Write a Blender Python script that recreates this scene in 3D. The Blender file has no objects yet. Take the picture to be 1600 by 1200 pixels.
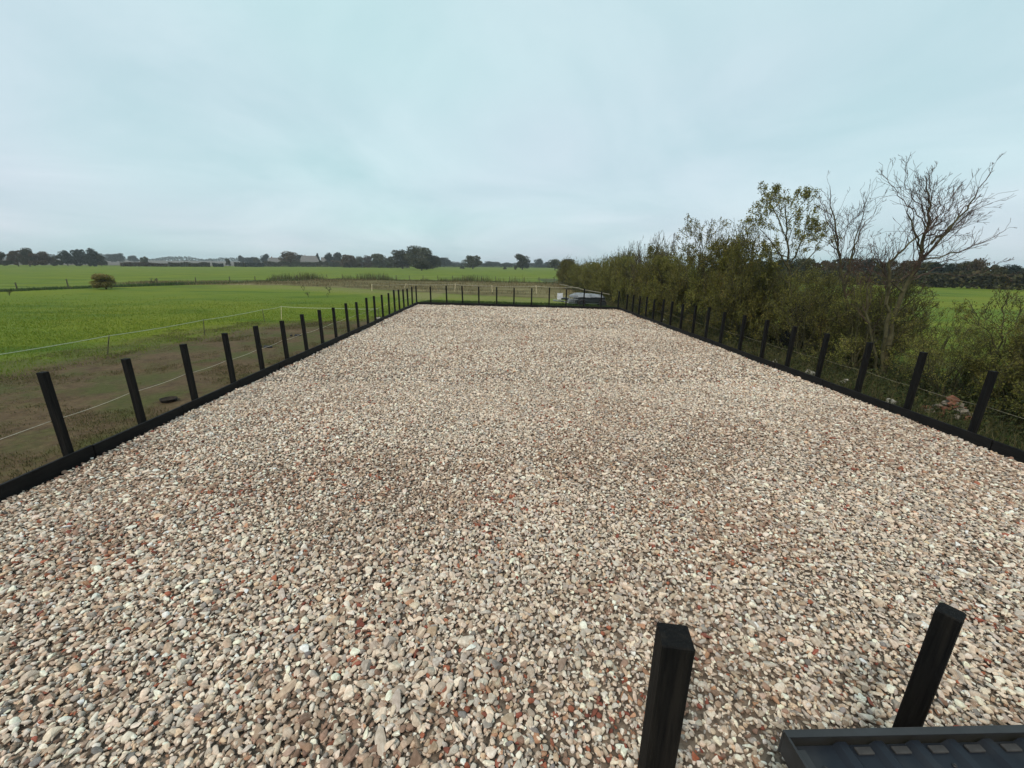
import bpy, math, random
import numpy as np
from mathutils import Matrix, Vector

SC = bpy.context.scene
COL = SC.collection
R = math.radians

# ------------------------------------------------------------------ camera
CF, CP, CR, CY, CH = 643.56, 0.28071, -0.010938, -0.029028, 3.6   # focal (px of 1600), pitch, roll, yaw, height
cam = bpy.data.cameras.new('camera'); cam_o = bpy.data.objects.new('camera', cam); COL.objects.link(cam_o)
cam.sensor_width = 36.0; cam.lens = CF / 1600 * 36.0; cam.clip_start = 0.05; cam.clip_end = 9000
_r0 = np.array([math.cos(CY), math.sin(CY), 0]); _f0 = np.array([-math.sin(CY), math.cos(CY), 0]); _z = np.array([0, 0, 1.])
_d = _f0 * math.cos(CP) - _z * math.sin(CP); _v = _f0 * math.sin(CP) + _z * math.cos(CP)
_rt = math.cos(CR) * _r0 - math.sin(CR) * _v; _up = math.sin(CR) * _r0 + math.cos(CR) * _v
m = Matrix.Identity(4)
for i in range(3):
    m[i][0] = _rt[i]; m[i][1] = _up[i]; m[i][2] = -_d[i]
m.translation = Vector((0, 0, CH)); cam_o.matrix_world = m
SC.camera = cam_o

GZ = -0.2            # level of the land outside the arena


def ray(px, py):
    return _d + _rt * (px - 800) / CF + _up * (600 - py) / CF


def gp(px, py, z=GZ):            # where a line of sight meets level z
    r = ray(px, py); t = (z - CH) / r[2]
    return np.array([r[0] * t, r[1] * t, z])


def at_y(px, py, Y):             # point on a line of sight at depth Y
    r = ray(px, py); t = Y / r[1]
    return np.array([r[0] * t, Y, CH + r[2] * t])


def at_d(px, py, D):             # point at ground distance D
    r = ray(px, py); t = D / math.hypot(r[0], r[1])
    return np.array([r[0] * t, r[1] * t, CH + r[2] * t])


# ------------------------------------------------------------------ sky, sun, exposure
SUN_EL, SUN_AZ = 52.0, 215.0     # elevation, compass direction the light comes from (clockwise from +Y)
world = bpy.data.worlds.new('World'); SC.world = world; world.use_nodes = True
wn, wl = world.node_tree.nodes, world.node_tree.links
wn.clear()
wo = wn.new('ShaderNodeOutputWorld'); bg = wn.new('ShaderNodeBackground'); bg.inputs[1].default_value = 0.1
sky = wn.new('ShaderNodeTexSky'); sky.sky_type = 'NISHITA'; sky.sun_disc = False
sky.sun_elevation = R(SUN_EL); sky.sun_rotation = R(SUN_AZ); sky.dust_density = 3.0; sky.altitude = 0
tc = wn.new('ShaderNodeTexCoord'); sep = wn.new('ShaderNodeSeparateXYZ'); wl.new(tc.outputs['Generated'], sep.inputs[0])


def wmath(op, a, b=None, clamp=False):
    n = wn.new('ShaderNodeMath'); n.operation = op; n.use_clamp = clamp
    for k, v in enumerate((a, b)):
        if v is None: continue
        if isinstance(v, (int, float)): n.inputs[k].default_value = v
        else: wl.new(v, n.inputs[k])
    return n.outputs[0]


den = wmath('ADD', wmath('MAXIMUM', sep.outputs[2], 0.0), 0.22)
cx = wmath('DIVIDE', sep.outputs[0], den); cy = wmath('DIVIDE', sep.outputs[1], den)
cmb = wn.new('ShaderNodeCombineXYZ'); wl.new(cx, cmb.inputs[0]); wl.new(cy, cmb.inputs[1])
ns = wn.new('ShaderNodeTexNoise'); ns.inputs['Scale'].default_value = 0.9; ns.inputs['Detail'].default_value = 7; ns.inputs['Roughness'].default_value = 0.55
ns.inputs['Distortion'].default_value = 0.6
wl.new(cmb.outputs[0], ns.inputs['Vector'])
rp = wn.new('ShaderNodeValToRGB'); wl.new(ns.outputs['Fac'], rp.inputs[0])
rp.color_ramp.elements[0].position = 0.36; rp.color_ramp.elements[0].color = (4.35, 5.65, 6.05, 1)
rp.color_ramp.elements[1].position = 0.66; rp.color_ramp.elements[1].color = (5.5, 6.5, 6.9, 1)
ns2 = wn.new('ShaderNodeTexNoise'); ns2.inputs['Scale'].default_value = 0.35; ns2.inputs['Detail'].default_value = 2
wl.new(cmb.outputs[0], ns2.inputs['Vector'])
rp2 = wn.new('ShaderNodeValToRGB'); wl.new(ns2.outputs['Fac'], rp2.inputs[0])
rp2.color_ramp.elements[0].position = 0.35; rp2.color_ramp.elements[0].color = (0.90, 1.03, 0.99, 1)
rp2.color_ramp.elements[1].position = 0.65; rp2.color_ramp.elements[1].color = (1.07, 0.985, 1.03, 1)
mu = wn.new('ShaderNodeMix'); mu.data_type = 'RGBA'; mu.blend_type = 'MULTIPLY'; mu.inputs[0].default_value = 1.0
wl.new(rp.outputs[0], mu.inputs[6]); wl.new(rp2.outputs[0], mu.inputs[7])
mx = wn.new('ShaderNodeMix'); mx.data_type = 'RGBA'; mx.inputs[0].default_value = 0.88
wl.new(sky.outputs[0], mx.inputs[6]); wl.new(mu.outputs[2], mx.inputs[7])
wl.new(mx.outputs[2], bg.inputs[0]); wl.new(bg.outputs[0], wo.inputs[0])

sun = bpy.data.lights.new('sun', 'SUN'); sun.energy = 1.5; sun.angle = R(11); sun.color = (1.0, 0.88, 0.72)
sun_o = bpy.data.objects.new('sun', sun); COL.objects.link(sun_o)
sd = Vector((math.sin(R(SUN_AZ)) * math.cos(R(SUN_EL)), math.cos(R(SUN_AZ)) * math.cos(R(SUN_EL)), math.sin(R(SUN_EL))))
sun_o.rotation_euler = (-sd).to_track_quat('-Z', 'Y').to_euler(); sun_o.location = sd * 60

SC.view_settings.view_transform = 'Standard'; SC.view_settings.look = 'None'
SC.view_settings.exposure = 0.45; SC.view_settings.gamma = 1.0; SC.view_settings.use_curve_mapping = False
SC.cycles.volume_bounces = 0; SC.cycles.max_bounces = 6; SC.cycles.transparent_max_bounces = 8
SC.render.engine = 'CYCLES'
SC.cycles.use_denoising = True


# ------------------------------------------------------------------ helpers
def tag(o, label=None, cat=None, group=None, kind=None):
    if label: o['label'] = label
    if cat: o['category'] = cat
    if group: o['group'] = group
    if kind: o['kind'] = kind
    return o


def empty(name, loc, rz=0.0, scale=None):
    o = bpy.data.objects.new(name, None); COL.objects.link(o); o.empty_display_size = 0.2
    o.location = loc; o.rotation_euler = (0, 0, rz)
    if scale is not None: o.scale = scale
    return o


def link(name, me, parent=None, mat=None):
    o = bpy.data.objects.new(name, me); COL.objects.link(o)
    if mat is not None and not me.materials: me.materials.append(mat)
    if parent is not None: o.parent = parent
    return o


def mesh_np(name, V, Q=None, T=None, attrs=None, smooth=False):
    """mesh from numpy vertices, quads and triangles, point attributes (1-D float or Nx4 colour)"""
    V = np.asarray(V, np.float32).reshape(-1, 3)
    me = bpy.data.meshes.new(name)
    me.vertices.add(len(V)); me.vertices.foreach_set('co', V.ravel())
    loops = []; starts = []; tot = 0
    for F, k in ((Q, 4), (T, 3)):
        if F is None or len(F) == 0: continue
        F = np.asarray(F, np.int32).reshape(-1, k)
        loops.append(F.ravel()); starts.append(tot + np.arange(len(F)) * k); tot += F.size
    if loops:
        L = np.concatenate(loops); S = np.concatenate(starts).astype(np.int32)
        me.loops.add(len(L)); me.loops.foreach_set('vertex_index', L)
        me.polygons.add(len(S)); me.polygons.foreach_set('loop_start', S)
        me.polygons.foreach_set('use_smooth', np.full(len(S), bool(smooth)))
    if attrs:
        for k, a in attrs.items():
            a = np.asarray(a, np.float32)
            if a.ndim == 1:
                at = me.attributes.new(k, 'FLOAT', 'POINT'); at.data.foreach_set('value', a)
            elif a.shape[1] == 3:
                at = me.attributes.new(k, 'FLOAT_VECTOR', 'POINT'); at.data.foreach_set('vector', a.ravel())
            else:
                at = me.attributes.new(k, 'FLOAT_COLOR', 'POINT'); at.data.foreach_set('color', a.ravel())
    me.update(calc_edges=True); me.validate()
    return me


class MB:
    """collects boxes, bars, tubes, prisms into one mesh"""
    def __init__(s): s.V = []; s.Q = []; s.T = []; s.n = 0

    def add(s, V, Q=(), T=()):
        V = np.asarray(V, float).reshape(-1, 3); s.V.append(V)
        if len(Q): s.Q.append(np.asarray(Q, int).reshape(-1, 4) + s.n)
        if len(T): s.T.append(np.asarray(T, int).reshape(-1, 3) + s.n)
        s.n += len(V); return s

    def box(s, c, size, rz=0.0, M=None, ch=0.0, jit=None, rng=None):
        """box with chamfered vertical and top edges"""
        x, y, z = np.asarray(size) / 2.0
        if ch <= 0:
            V = np.array([[-x, -y, -z], [x, -y, -z], [x, y, -z], [-x, y, -z], [-x, -y, z], [x, -y, z], [x, y, z], [-x, y, z]])
            Q = [[0, 3, 2, 1], [4, 5, 6, 7], [0, 1, 5, 4], [1, 2, 6, 5], [2, 3, 7, 6], [3, 0, 4, 7]]; T = []
        else:
            def ring(a, b, zz):
                c_ = ch
                return [[-a + c_, -b, zz], [a - c_, -b, zz], [a, -b + c_, zz], [a, b - c_, zz], [a - c_, b, zz], [-a + c_, b, zz], [-a, b - c_, zz], [-a, -b + c_, zz]]
            rings = [ring(x - ch, y - ch, -z), ring(x, y, -z + ch), ring(x, y, z - ch), ring(x - ch, y - ch, z)]
            V = np.array(sum(rings, [])); Q = []
            for k in range(3):
                for i in range(8):
                    j = (i + 1) % 8; Q.append([k * 8 + i, k * 8 + j, k * 8 + 8 + j, k * 8 + 8 + i])
            b = 24
            Q += [[b, b + 1, b + 2, b + 3], [b, b + 3, b + 4, b + 7], [b + 4, b + 5, b + 6, b + 7], [3, 2, 1, 0], [7, 4, 3, 0], [7, 6, 5, 4]]; T = []
        if jit and rng is not None: V = V + rng.normal(0, jit, V.shape)
        if M is not None: V = V @ np.asarray(M).T
        ca, sa = math.cos(rz), math.sin(rz)
        V = V @ np.array([[ca, sa, 0], [-sa, ca, 0], [0, 0, 1]]) + np.asarray(c)
        return s.add(V, Q, T)

    def tubes(s, segs, sides=4):
        V, Q = tubes(np.asarray(segs), sides); return s.add(V, Q)

    def poly_tube(s, pts, r, sides=6):
        P = np.asarray(pts, float); rr = np.broadcast_to(np.asarray(r, float), (len(P),))
        seg = np.concatenate([P[:-1], P[1:], rr[:-1, None], rr[1:, None]], 1)
        return s.tubes(seg, sides)

    def disc_ring(s, c, axis, r0, r1, w, n=20):
        """solid of revolution (annulus, or disc when r0 = 0) about axis"""
        a = np.asarray(axis, float); a /= np.linalg.norm(a)
        u = np.cross(a, [0, 0, 1.]) if abs(a[2]) < .9 else np.cross(a, [1., 0, 0]); u /= np.linalg.norm(u); v = np.cross(a, u)
        t = np.linspace(0, 2 * np.pi, n, endpoint=False)
        d = np.cos(t)[:, None] * u + np.sin(t)[:, None] * v
        b = min(w * .25, (r1 - r0) * .3)
        prof = [(max(r0, 1e-3), -w / 2), (r1 - b, -w / 2), (r1, -w / 2 + b), (r1, w / 2 - b), (r1 - b, w / 2), (max(r0, 1e-3), w / 2)]
        V = np.concatenate([np.asarray(c) + d * r + a * h for r, h in prof]); Q = []
        k = len(prof)
        for p in range(k):
            q = (p + 1) % k
            for i in range(n):
                j = (i + 1) % n; Q.append([p * n + i, p * n + j, q * n + j, q * n + i])
        return s.add(V, Q)

    def mesh(s, name, attrs=None, smooth=False):
        return mesh_np(name, np.concatenate(s.V), np.concatenate(s.Q) if s.Q else None, np.concatenate(s.T) if s.T else None, attrs, smooth)

    def build(s, name, mat, parent=None, smooth=False):
        return link(name, s.mesh(name, smooth=smooth), parent, mat)


def tubes(seg, sides=4):
    p0, p1, r0, r1 = seg[:, 0:3], seg[:, 3:6], seg[:, 6], seg[:, 7]
    d = p1 - p0; d = d / (np.linalg.norm(d, axis=1, keepdims=True) + 1e-9)
    ref = np.where(np.abs(d[:, 2:3]) < .9, np.array([[0, 0, 1.]]), np.array([[1., 0, 0]]))
    u = np.cross(d, ref); u /= np.linalg.norm(u, axis=1, keepdims=True); v = np.cross(d, u)
    n = len(seg); t = np.linspace(0, 2 * np.pi, sides, endpoint=False)
    V = np.zeros((n, 2, sides, 3))
    for i, a in enumerate(t):
        w = math.cos(a) * u + math.sin(a) * v
        V[:, 0, i] = p0 + w * r0[:, None]; V[:, 1, i] = p1 + w * r1[:, None]
    base = (np.arange(n) * 2 * sides)[:, None]; Q = []
    for i in range(sides):
        j = (i + 1) % sides
        Q.append(np.concatenate([base + i, base + j, base + sides + j, base + sides + i], 1))
    return V.reshape(-1, 3), np.concatenate(Q)


def quads_at(rng, P, size, flat=0.0, aspect=0.6):
    """leaf shaped quads at points P, random orientation"""
    n = len(P); a = rng.normal(size=(n, 3)); a[:, 2] *= (1 - flat * .5); a /= np.linalg.norm(a, axis=1, keepdims=True)
    b = rng.normal(size=(n, 3)); b -= (b * a).sum(1, keepdims=True) * a; b /= np.linalg.norm(b, axis=1, keepdims=True)
    s = np.broadcast_to(size, (n,))[:, None]
    c = np.cross(a, b)
    V = np.stack([P - a * s * .5, P + b * s * .5 * aspect + c * s * .1, P + a * s * .5, P - b * s * .5 * aspect + c * s * .1], 1)
    Q = np.arange(n * 4).reshape(n, 4)
    return V.reshape(-1, 3), Q


def vnoise(x, y, seed=0):
    """smooth value noise"""
    xi = np.floor(x).astype(np.int64); yi = np.floor(y).astype(np.int64); fx = x - xi; fy = y - yi
    fx = fx * fx * (3 - 2 * fx); fy = fy * fy * (3 - 2 * fy)
    def h(i, j):
        k = (i * 374761393 + j * 668265263 + seed * 974634777) & 0x7fffffff
        k = ((k ^ (k >> 13)) * 1274126177) & 0x7fffffff
        return ((k ^ (k >> 16)) & 0xffff) / 65535.0
    return (h(xi, yi) * (1 - fx) + h(xi + 1, yi) * fx) * (1 - fy) + (h(xi, yi + 1) * (1 - fx) + h(xi + 1, yi + 1) * fx) * fy


def fbm(x, y, seed=0, o=4):
    r = 0; a = .5
    for k in range(o):
        r = r + a * vnoise(x, y, seed + k); x = x * 2.03 + 5.1; y = y * 2.03 + 1.7; a *= .5
    return r / (1 - .5 ** o)


def sstep(a, b, x):
    t = np.clip((x - a) / (b - a), 0, 1); return t * t * (3 - 2 * t)


# ------------------------------------------------------------------ materials
def newmat(name):
    mt = bpy.data.materials.new(name); mt.use_nodes = True
    nt = mt.node_tree; b = nt.nodes['Principled BSDF']; return mt, nt.nodes, nt.links, b


def mat_noise(name, c0, c1, scale=8.0, rough=0.8, bump=0.0, detail=5, spec=0.3, metal=0.0, stretch=None, lo=.3, hi=.7, c2=None, scale2=1.0):
    mt, n, l, b = newmat(name)
    t = n.new('ShaderNodeTexCoord'); src = t.outputs['Object']
    if stretch is not None:
        mp = n.new('ShaderNodeMapping'); mp.inputs['Scale'].default_value = stretch; l.new(src, mp.inputs[0]); src = mp.outputs[0]
    nz = n.new('ShaderNodeTexNoise'); nz.inputs['Scale'].default_value = scale; nz.inputs['Detail'].default_value = detail
    l.new(src, nz.inputs['Vector'])
    r = n.new('ShaderNodeValToRGB'); l.new(nz.outputs['Fac'], r.inputs[0])
    r.color_ramp.elements[0].position = lo; r.color_ramp.elements[0].color = (*c0, 1)
    r.color_ramp.elements[1].position = hi; r.color_ramp.elements[1].color = (*c1, 1)
    out = r.outputs[0]
    if c2 is not None:
        n2 = n.new('ShaderNodeTexNoise'); n2.inputs['Scale'].default_value = scale2; n2.inputs['Detail'].default_value = 6; l.new(src, n2.inputs['Vector'])
        r2 = n.new('ShaderNodeValToRGB'); r2.color_ramp.elements[0].position = .5; r2.color_ramp.elements[1].position = .68
        l.new(n2.outputs['Fac'], r2.inputs[0])
        mxn = n.new('ShaderNodeMix'); mxn.data_type = 'RGBA'; l.new(r2.outputs[0], mxn.inputs[0]); l.new(out, mxn.inputs[6]); mxn.inputs[7].default_value = (*c2, 1)
        out = mxn.outputs[2]
    l.new(out, b.inputs['Base Color'])
    b.inputs['Roughness'].default_value = rough; b.inputs['Specular IOR Level'].default_value = spec; b.inputs['Metallic'].default_value = metal
    if bump:
        bp = n.new('ShaderNodeBump'); bp.inputs['Strength'].default_value = bump; bp.inputs['Distance'].default_value = 0.02
        l.new(nz.outputs['Fac'], bp.inputs['Height']); l.new(bp.outputs[0], b.inputs['Normal'])
    return mt


def mat_leaf(name, stops, trans=0.25):
    """leaf: colour from the per-leaf 'tint' value; some light passes through"""
    mt, n, l, b = newmat(name)
    a = n.new('ShaderNodeAttribute'); a.attribute_name = 'tint'
    oi = n.new('ShaderNodeObjectInfo')
    r = n.new('ShaderNodeValToRGB'); l.new(a.outputs['Fac'], r.inputs[0])
    e = r.color_ramp.elements
    while len(e) < len(stops): e.new(0.5)
    for k, (p, c) in enumerate(stops): e[k].position = p; e[k].color = (*c, 1)
    hs = n.new('ShaderNodeHueSaturation'); l.new(r.outputs[0], hs.inputs['Color'])
    mr = n.new('ShaderNodeMapRange'); l.new(oi.outputs['Random'], mr.inputs[0]); mr.inputs[3].default_value = .68; mr.inputs[4].default_value = 1.32
    l.new(mr.outputs[0], hs.inputs['Value'])
    mr2 = n.new('ShaderNodeMapRange'); l.new(oi.outputs['Random'], mr2.inputs[0]); mr2.inputs[3].default_value = .492; mr2.inputs[4].default_value = .512
    l.new(mr2.outputs[0], hs.inputs['Hue'])
    l.new(hs.outputs[0], b.inputs['Base Color']); b.inputs['Roughness'].default_value = .7; b.inputs['Specular IOR Level'].default_value = .2
    tr = n.new('ShaderNodeBsdfTranslucent'); l.new(hs.outputs[0], tr.inputs[0])
    ms = n.new('ShaderNodeMixShader'); ms.inputs[0].default_value = trans
    l.new(b.outputs[0], ms.inputs[1]); l.new(tr.outputs[0], ms.inputs[2]); l.new(ms.outputs[0], n['Material Output'].inputs[0])
    return mt


M = {}
M['black_wood'] = mat_noise('black_stained_timber', (.003, .003, .0035), (.009, .0085, .008), 9, .72, .6, spec=.12, stretch=(6, 6, .35), c2=(.016, .014, .012), scale2=2.2)
M['board'] = mat_noise('black_stained_board', (.004, .004, .0045), (.012, .011, .0105), 5, .65, .3, spec=.15, stretch=(.5, .5, 4))
M['bark'] = mat_noise('grey_brown_bark', (.035, .028, .02), (.085, .07, .05), 12, .9, .5)
M['bark_green'] = mat_noise('algae_green_bark', (.035, .03, .016), (.10, .092, .042), 5, .9, .4)
M['twig_red'] = mat_noise('reddish_bare_twigs', (.035, .022, .018), (.10, .062, .047), 3, .85)
M['hedge_leaf'] = mat_leaf('hedge_leaves', [(0, (.068, .066, .018)), (.35, (.130, .127, .032)), (.7, (.185, .176, .043)), (.9, (.23, .175, .055)), (1, (.19, .10, .038))])
M['hedge_light'] = mat_leaf('yellowing_hedge_leaves', [(0, (.085, .088, .02)), (.4, (.16, .16, .036)), (.75, (.22, .21, .05)), (1, (.26, .18, .055))], .3)
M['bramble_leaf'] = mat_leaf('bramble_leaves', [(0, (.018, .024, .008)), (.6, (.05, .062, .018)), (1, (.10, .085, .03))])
M['far_leaf'] = mat_leaf('oak_leaves', [(0, (.026, .030, .014)), (.5, (.048, .052, .021)), (1, (.080, .070, .027))], .1)
M['rust_leaf'] = mat_leaf('autumn_leaves', [(0, (.035, .026, .014)), (.5, (.070, .044, .022)), (1, (.085, .065, .028))], .1)
M['teal_leaf'] = mat_leaf('evergreen_leaves', [(0, (.010, .018, .014)), (.5, (.020, .032, .024)), (1, (.035, .048, .032))], .1)
M['weed'] = mat_leaf('dry_weed_stems', [(0, (.05, .045, .018)), (.3, (.085, .075, .030)), (.6, (.15, .105, .055)), (1, (.28, .22, .12))], .2)
M['weed_green'] = mat_leaf('green_weed_leaves', [(0, (.05, .065, .018)), (.5, (.095, .10, .034)), (1, (.17, .135, .065))], .25)
M['olive_rust'] = mat_leaf('fading_bush_leaves', [(0, (.12, .125, .035)), (.5, (.20, .17, .055)), (1, (.27, .18, .07))], .35)
M['dull_blade'] = mat_leaf('dull_dead_grass', [(0, (.030, .034, .014)), (.5, (.062, .062, .026)), (1, (.13, .105, .052))], .2)
M['blade'] = mat_leaf('grass_blades', [(0, (.078, .124, .009)), (.6, (.125, .176, .013)), (1, (.20, .20, .030))], .3)
M['mud_blade'] = mat_leaf('worn_grass_blades', [(0, (.045, .045, .014)), (.5, (.085, .075, .028)), (1, (.16, .125, .062))], .25)
M['rank_blade'] = mat_leaf('rank_grass_blades', [(0, (.02, .045, .012)), (.6, (.05, .095, .022)), (1, (.10, .13, .04))], .25)
M['tape'] = mat_noise('white_fence_tape', (.38, .42, .28), (.55, .58, .42), 30, .7)
M['cord'] = mat_noise('pale_fence_cord', (.38, .35, .26), (.55, .5, .4), 30, .7)
M['stake_dark'] = mat_noise('weathered_stake', (.05, .045, .03), (.12, .105, .07), 10, .85)
M['stake_pale'] = mat_noise('cream_plastic_stake', (.55, .47, .30), (.72, .62, .42), 8, .6)
M['rubber'] = mat_noise('black_rubber', (.012, .012, .013), (.03, .03, .032), 10, .7, .2)
M['roof_metal'] = mat_noise('slate_blue_steel_sheet', (.009, .012, .018), (.016, .021, .029), 2.5, .55, .05, spec=.22, c2=(.026, .029, .033), scale2=3.5)
M['flashing'] = mat_noise('dark_grey_steel_flashing', (.018, .019, .021), (.034, .034, .036), 4, .5, .08, spec=.4, c2=(.03, .032, .036), scale2=6)
M['foam'] = mat_noise('pale_foam_filler', (.030, .030, .031), (.062, .060, .058), 12, .9, .2)
M['shed_wood'] = mat_noise('weathered_shed_boards', (.13, .10, .065), (.27, .22, .15), 6, .85, .4, stretch=(4, 4, .4))
M['batten'] = mat_noise('weathered_grey_batten', (.13, .12, .085), (.26, .245, .18), 10, .85, .4)
M['sheet_cover'] = mat_noise('pale_grey_sheeting', (.13, .14, .155), (.25, .27, .29), 2.5, .6, .5, spec=.3, c2=(.10, .108, .12), scale2=1.6)
M['trailer_dark'] = mat_noise('dark_trailer_paint', (.010, .014, .016), (.03, .036, .04), 4, .5, .1)
M['white_panel'] = mat_noise('scuffed_white_panel', (.5, .52, .54), (.75, .76, .77), 5, .5)
M['galv'] = mat_noise('galvanised_steel', (.28, .29, .30), (.45, .46, .47), 8, .45, .1, metal=.6)
M['pole'] = mat_noise('bleached_pole', (.20, .18, .13), (.34, .31, .23), 6, .85, .3)
M['render'] = mat_noise('pale_render', (.24, .22, .19), (.32, .295, .26), .6, .9)
M['roof_tile'] = mat_noise('grey_roof_tiles', (.12, .115, .112), (.18, .172, .165), .8, .85)
M['win'] = mat_noise('dark_window_glass', (.02, .022, .025), (.04, .045, .05), 1, .15)
M['mound_black'] = mat_noise('near_black', (.003, .003, .004), (.009, .009, .011), 3, .6, .4, spec=.15)
M['rubble'] = mat_noise('broken_concrete', (.13, .115, .09), (.26, .225, .18), 6, .9, .5)
M['brick'] = mat_noise('broken_brick', (.12, .055, .035), (.22, .10, .06), 6, .9, .5)
M['palestone'] = mat_noise('pale_stone', (.20, .19, .16), (.38, .36, .31), 8, .85, .4)

# ------------------------------------------------------------------ land
H_Z = GZ


def grid(x0, x1, y0, y1, sx, sy):
    nx = int((x1 - x0) / sx) + 1; ny = int((y1 - y0) / sy) + 1
    X, Y = np.meshgrid(np.linspace(x0, x1, nx), np.linspace(y0, y1, ny))
    i = np.arange(nx * ny).reshape(ny, nx)
    Q = np.stack([i[:-1, :-1], i[:-1, 1:], i[1:, 1:], i[1:, :-1]], -1).reshape(-1, 4)
    return X.ravel(), Y.ravel(), Q


def grass_material(name, attr=True):
    """grass whose colour follows painted ground cover: mud, dry and rank values of the land itself"""
    mt, n, l, b = newmat(name)
    t = n.new('ShaderNodeTexCoord'); P = t.outputs['Object']
    def noise(s, d=5, r=.55, st=None):
        v = P
        if st is not None:
            mp = n.new('ShaderNodeMapping'); mp.inputs['Scale'].default_value = st; l.new(P, mp.inputs[0]); v = mp.outputs[0]
        z = n.new('ShaderNodeTexNoise'); z.inputs['Scale'].default_value = s; z.inputs['Detail'].default_value = d; z.inputs['Roughness'].default_value = r
        l.new(v, z.inputs['Vector']); return z.outputs['Fac']
    def ramp(f, p0, c0, p1, c1):
        r = n.new('ShaderNodeValToRGB'); l.new(f, r.inputs[0]); e = r.color_ramp.elements
        e[0].position = p0; e[0].color = (*c0, 1); e[1].position = p1; e[1].color = (*c1, 1); return r.outputs[0]
    def mix(f, a, c):
        k = n.new('ShaderNodeMix'); k.data_type = 'RGBA'; l.new(f, k.inputs[0]); l.new(a, k.inputs[6]); l.new(c, k.inputs[7]); return k.outputs[2]
    def mth(op, a, c, clamp=False):
        k = n.new('ShaderNodeMath'); k.operation = op; k.use_clamp = clamp
        for q, v in enumerate((a, c)):
            if isinstance(v, (int, float)): k.inputs[q].default_value = v
            else: l.new(v, k.inputs[q])
        return k.outputs[0]
    big, mid, fine = noise(.035, 4), noise(.35, 6), noise(6, 6, .7)
    g = mix(ramp(mid, .35, (0, 0, 0), .65, (1, 1, 1)), ramp(big, .35, (.080, .128, .008), .65, (.110, .158, .010)), ramp(fine, .3, (.074, .117, .008), .7, (.140, .180, .014)))
    pt_ = noise(.11, 5, .6, (.7, 1.8, 1)); dk = ramp(pt_, .52, (1, 1, 1), .66, (.55, .70, .7)); yl = ramp(noise(.06, 4, .5, (1, 1.6, 1)), .45, (1, 1, 1), .60, (1.28, 1.10, 1.0))
    for kk in (dk, yl):
        mm = n.new('ShaderNodeMix'); mm.data_type = 'RGBA'; mm.blend_type = 'MULTIPLY'; mm.inputs[0].default_value = 1; l.new(g, mm.inputs[6]); l.new(kk, mm.inputs[7]); g = mm.outputs[2]
    if attr:
        def A(nm):
            a = n.new('ShaderNodeAttribute'); a.attribute_name = nm; return a.outputs['Fac']
        brk = noise(1.1, 8, .7); brk2 = noise(4.5, 6, .7, (1, .45, 1))
        wob = mth('ADD', mth('MULTIPLY', mth('SUBTRACT', brk, .5), 1.7), mth('MULTIPLY', mth('SUBTRACT', brk2, .5), .9))
        mud = mix(ramp(brk2, .3, (0, 0, 0), .7, (1, 1, 1)), ramp(noise(2.2, 8, .7), .3, (.036, .022, .012), .66, (.140, .096, .054)), ramp(fine, .35, (.056, .038, .020), .7, (.155, .110, .060)))
        mudg = mix(ramp(noise(.55, 7, .7), .46, (0, 0, 0), .60, (.85, .85, .85)), mud, ramp(fine, .3, (.040, .050, .012), .7, (.082, .088, .026)))
        f = mth('ADD', A('dry'), mth('MULTIPLY', wob, .6)); f = mth('MULTIPLY', mth('SUBTRACT', f, .25), 2.0, True)
        g = mix(f, g, ramp(brk2, .3, (.120, .135, .035), .7, (.20, .185, .072)))
        f = mth('ADD', A('rank'), mth('MULTIPLY', wob, .6)); f = mth('MULTIPLY', mth('SUBTRACT', f, .3), 2.2, True)
        g = mix(f, g, ramp(brk2, .3, (.030, .050, .012), .7, (.060, .085, .022)))
        f = mth('ADD', A('mud'), mth('MULTIPLY', wob, .55)); f = mth('MULTIPLY', mth('SUBTRACT', f, .3), 2.2, True)
        g = mix(f, g, mudg)
        f = mth('ADD', A('dirt'), mth('MULTIPLY', wob, .5)); f = mth('MULTIPLY', mth('MULTIPLY', mth('SUBTRACT', f, .3), 2.5, True), .82)
        g = mix(f, g, mix(ramp(noise(.16, 5, .6, (.5, 1.6, 1)), .46, (0, 0, 0), .60, (1, 1, 1)), ramp(brk, .3, (.058, .040, .022), .7, (.120, .084, .047)), ramp(brk, .3, (.13, .105, .055), .7, (.25, .205, .115))))
    l.new(g, b.inputs['Base Color']); b.inputs['Roughness'].default_value = .9; b.inputs['Specular IOR Level'].default_value = .12
    bp = n.new('ShaderNodeBump'); bp.inputs['Strength'].default_value = .6; bp.inputs['Distance'].default_value = .12
    l.new(noise(2.5, 8, .75), bp.inputs['Height']); l.new(bp.outputs[0], b.inputs['Normal'])
    return mt


# the whole land as one sheet out to the horizon, rising slightly in the far north-west
rr = np.concatenate([[0], np.geomspace(30, 2600, 46)]); th = np.linspace(0, 2 * np.pi, 97)[:-1]
Rg, Tg = np.meshgrid(rr, th); Xg = (Rg * np.sin(Tg)).ravel(); Yg = (Rg * np.cos(Tg)).ravel()


def land_z(x, y):
    d = np.hypot(x, y); az = np.degrees(np.arctan2(x, y))
    rise = sstep(620, 1500, d) * 6.5 * sstep(5, -20, az)
    return GZ - .03 + rise * 0.9


nr = len(rr); i = np.arange(len(th) * nr).reshape(len(th), nr); j = np.roll(i, -1, 0)
Qg = np.stack([i[:, :-1], i[:, 1:], j[:, 1:], j[:, :-1]], -1).reshape(-1, 4)[:, ::-1]
ground = link('ground', mesh_np('ground', np.stack([Xg, Yg, land_z(Xg, Yg)], 1), Qg, smooth=True), None, grass_material('field_grass', False))
tag(ground, kind='structure')

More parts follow.
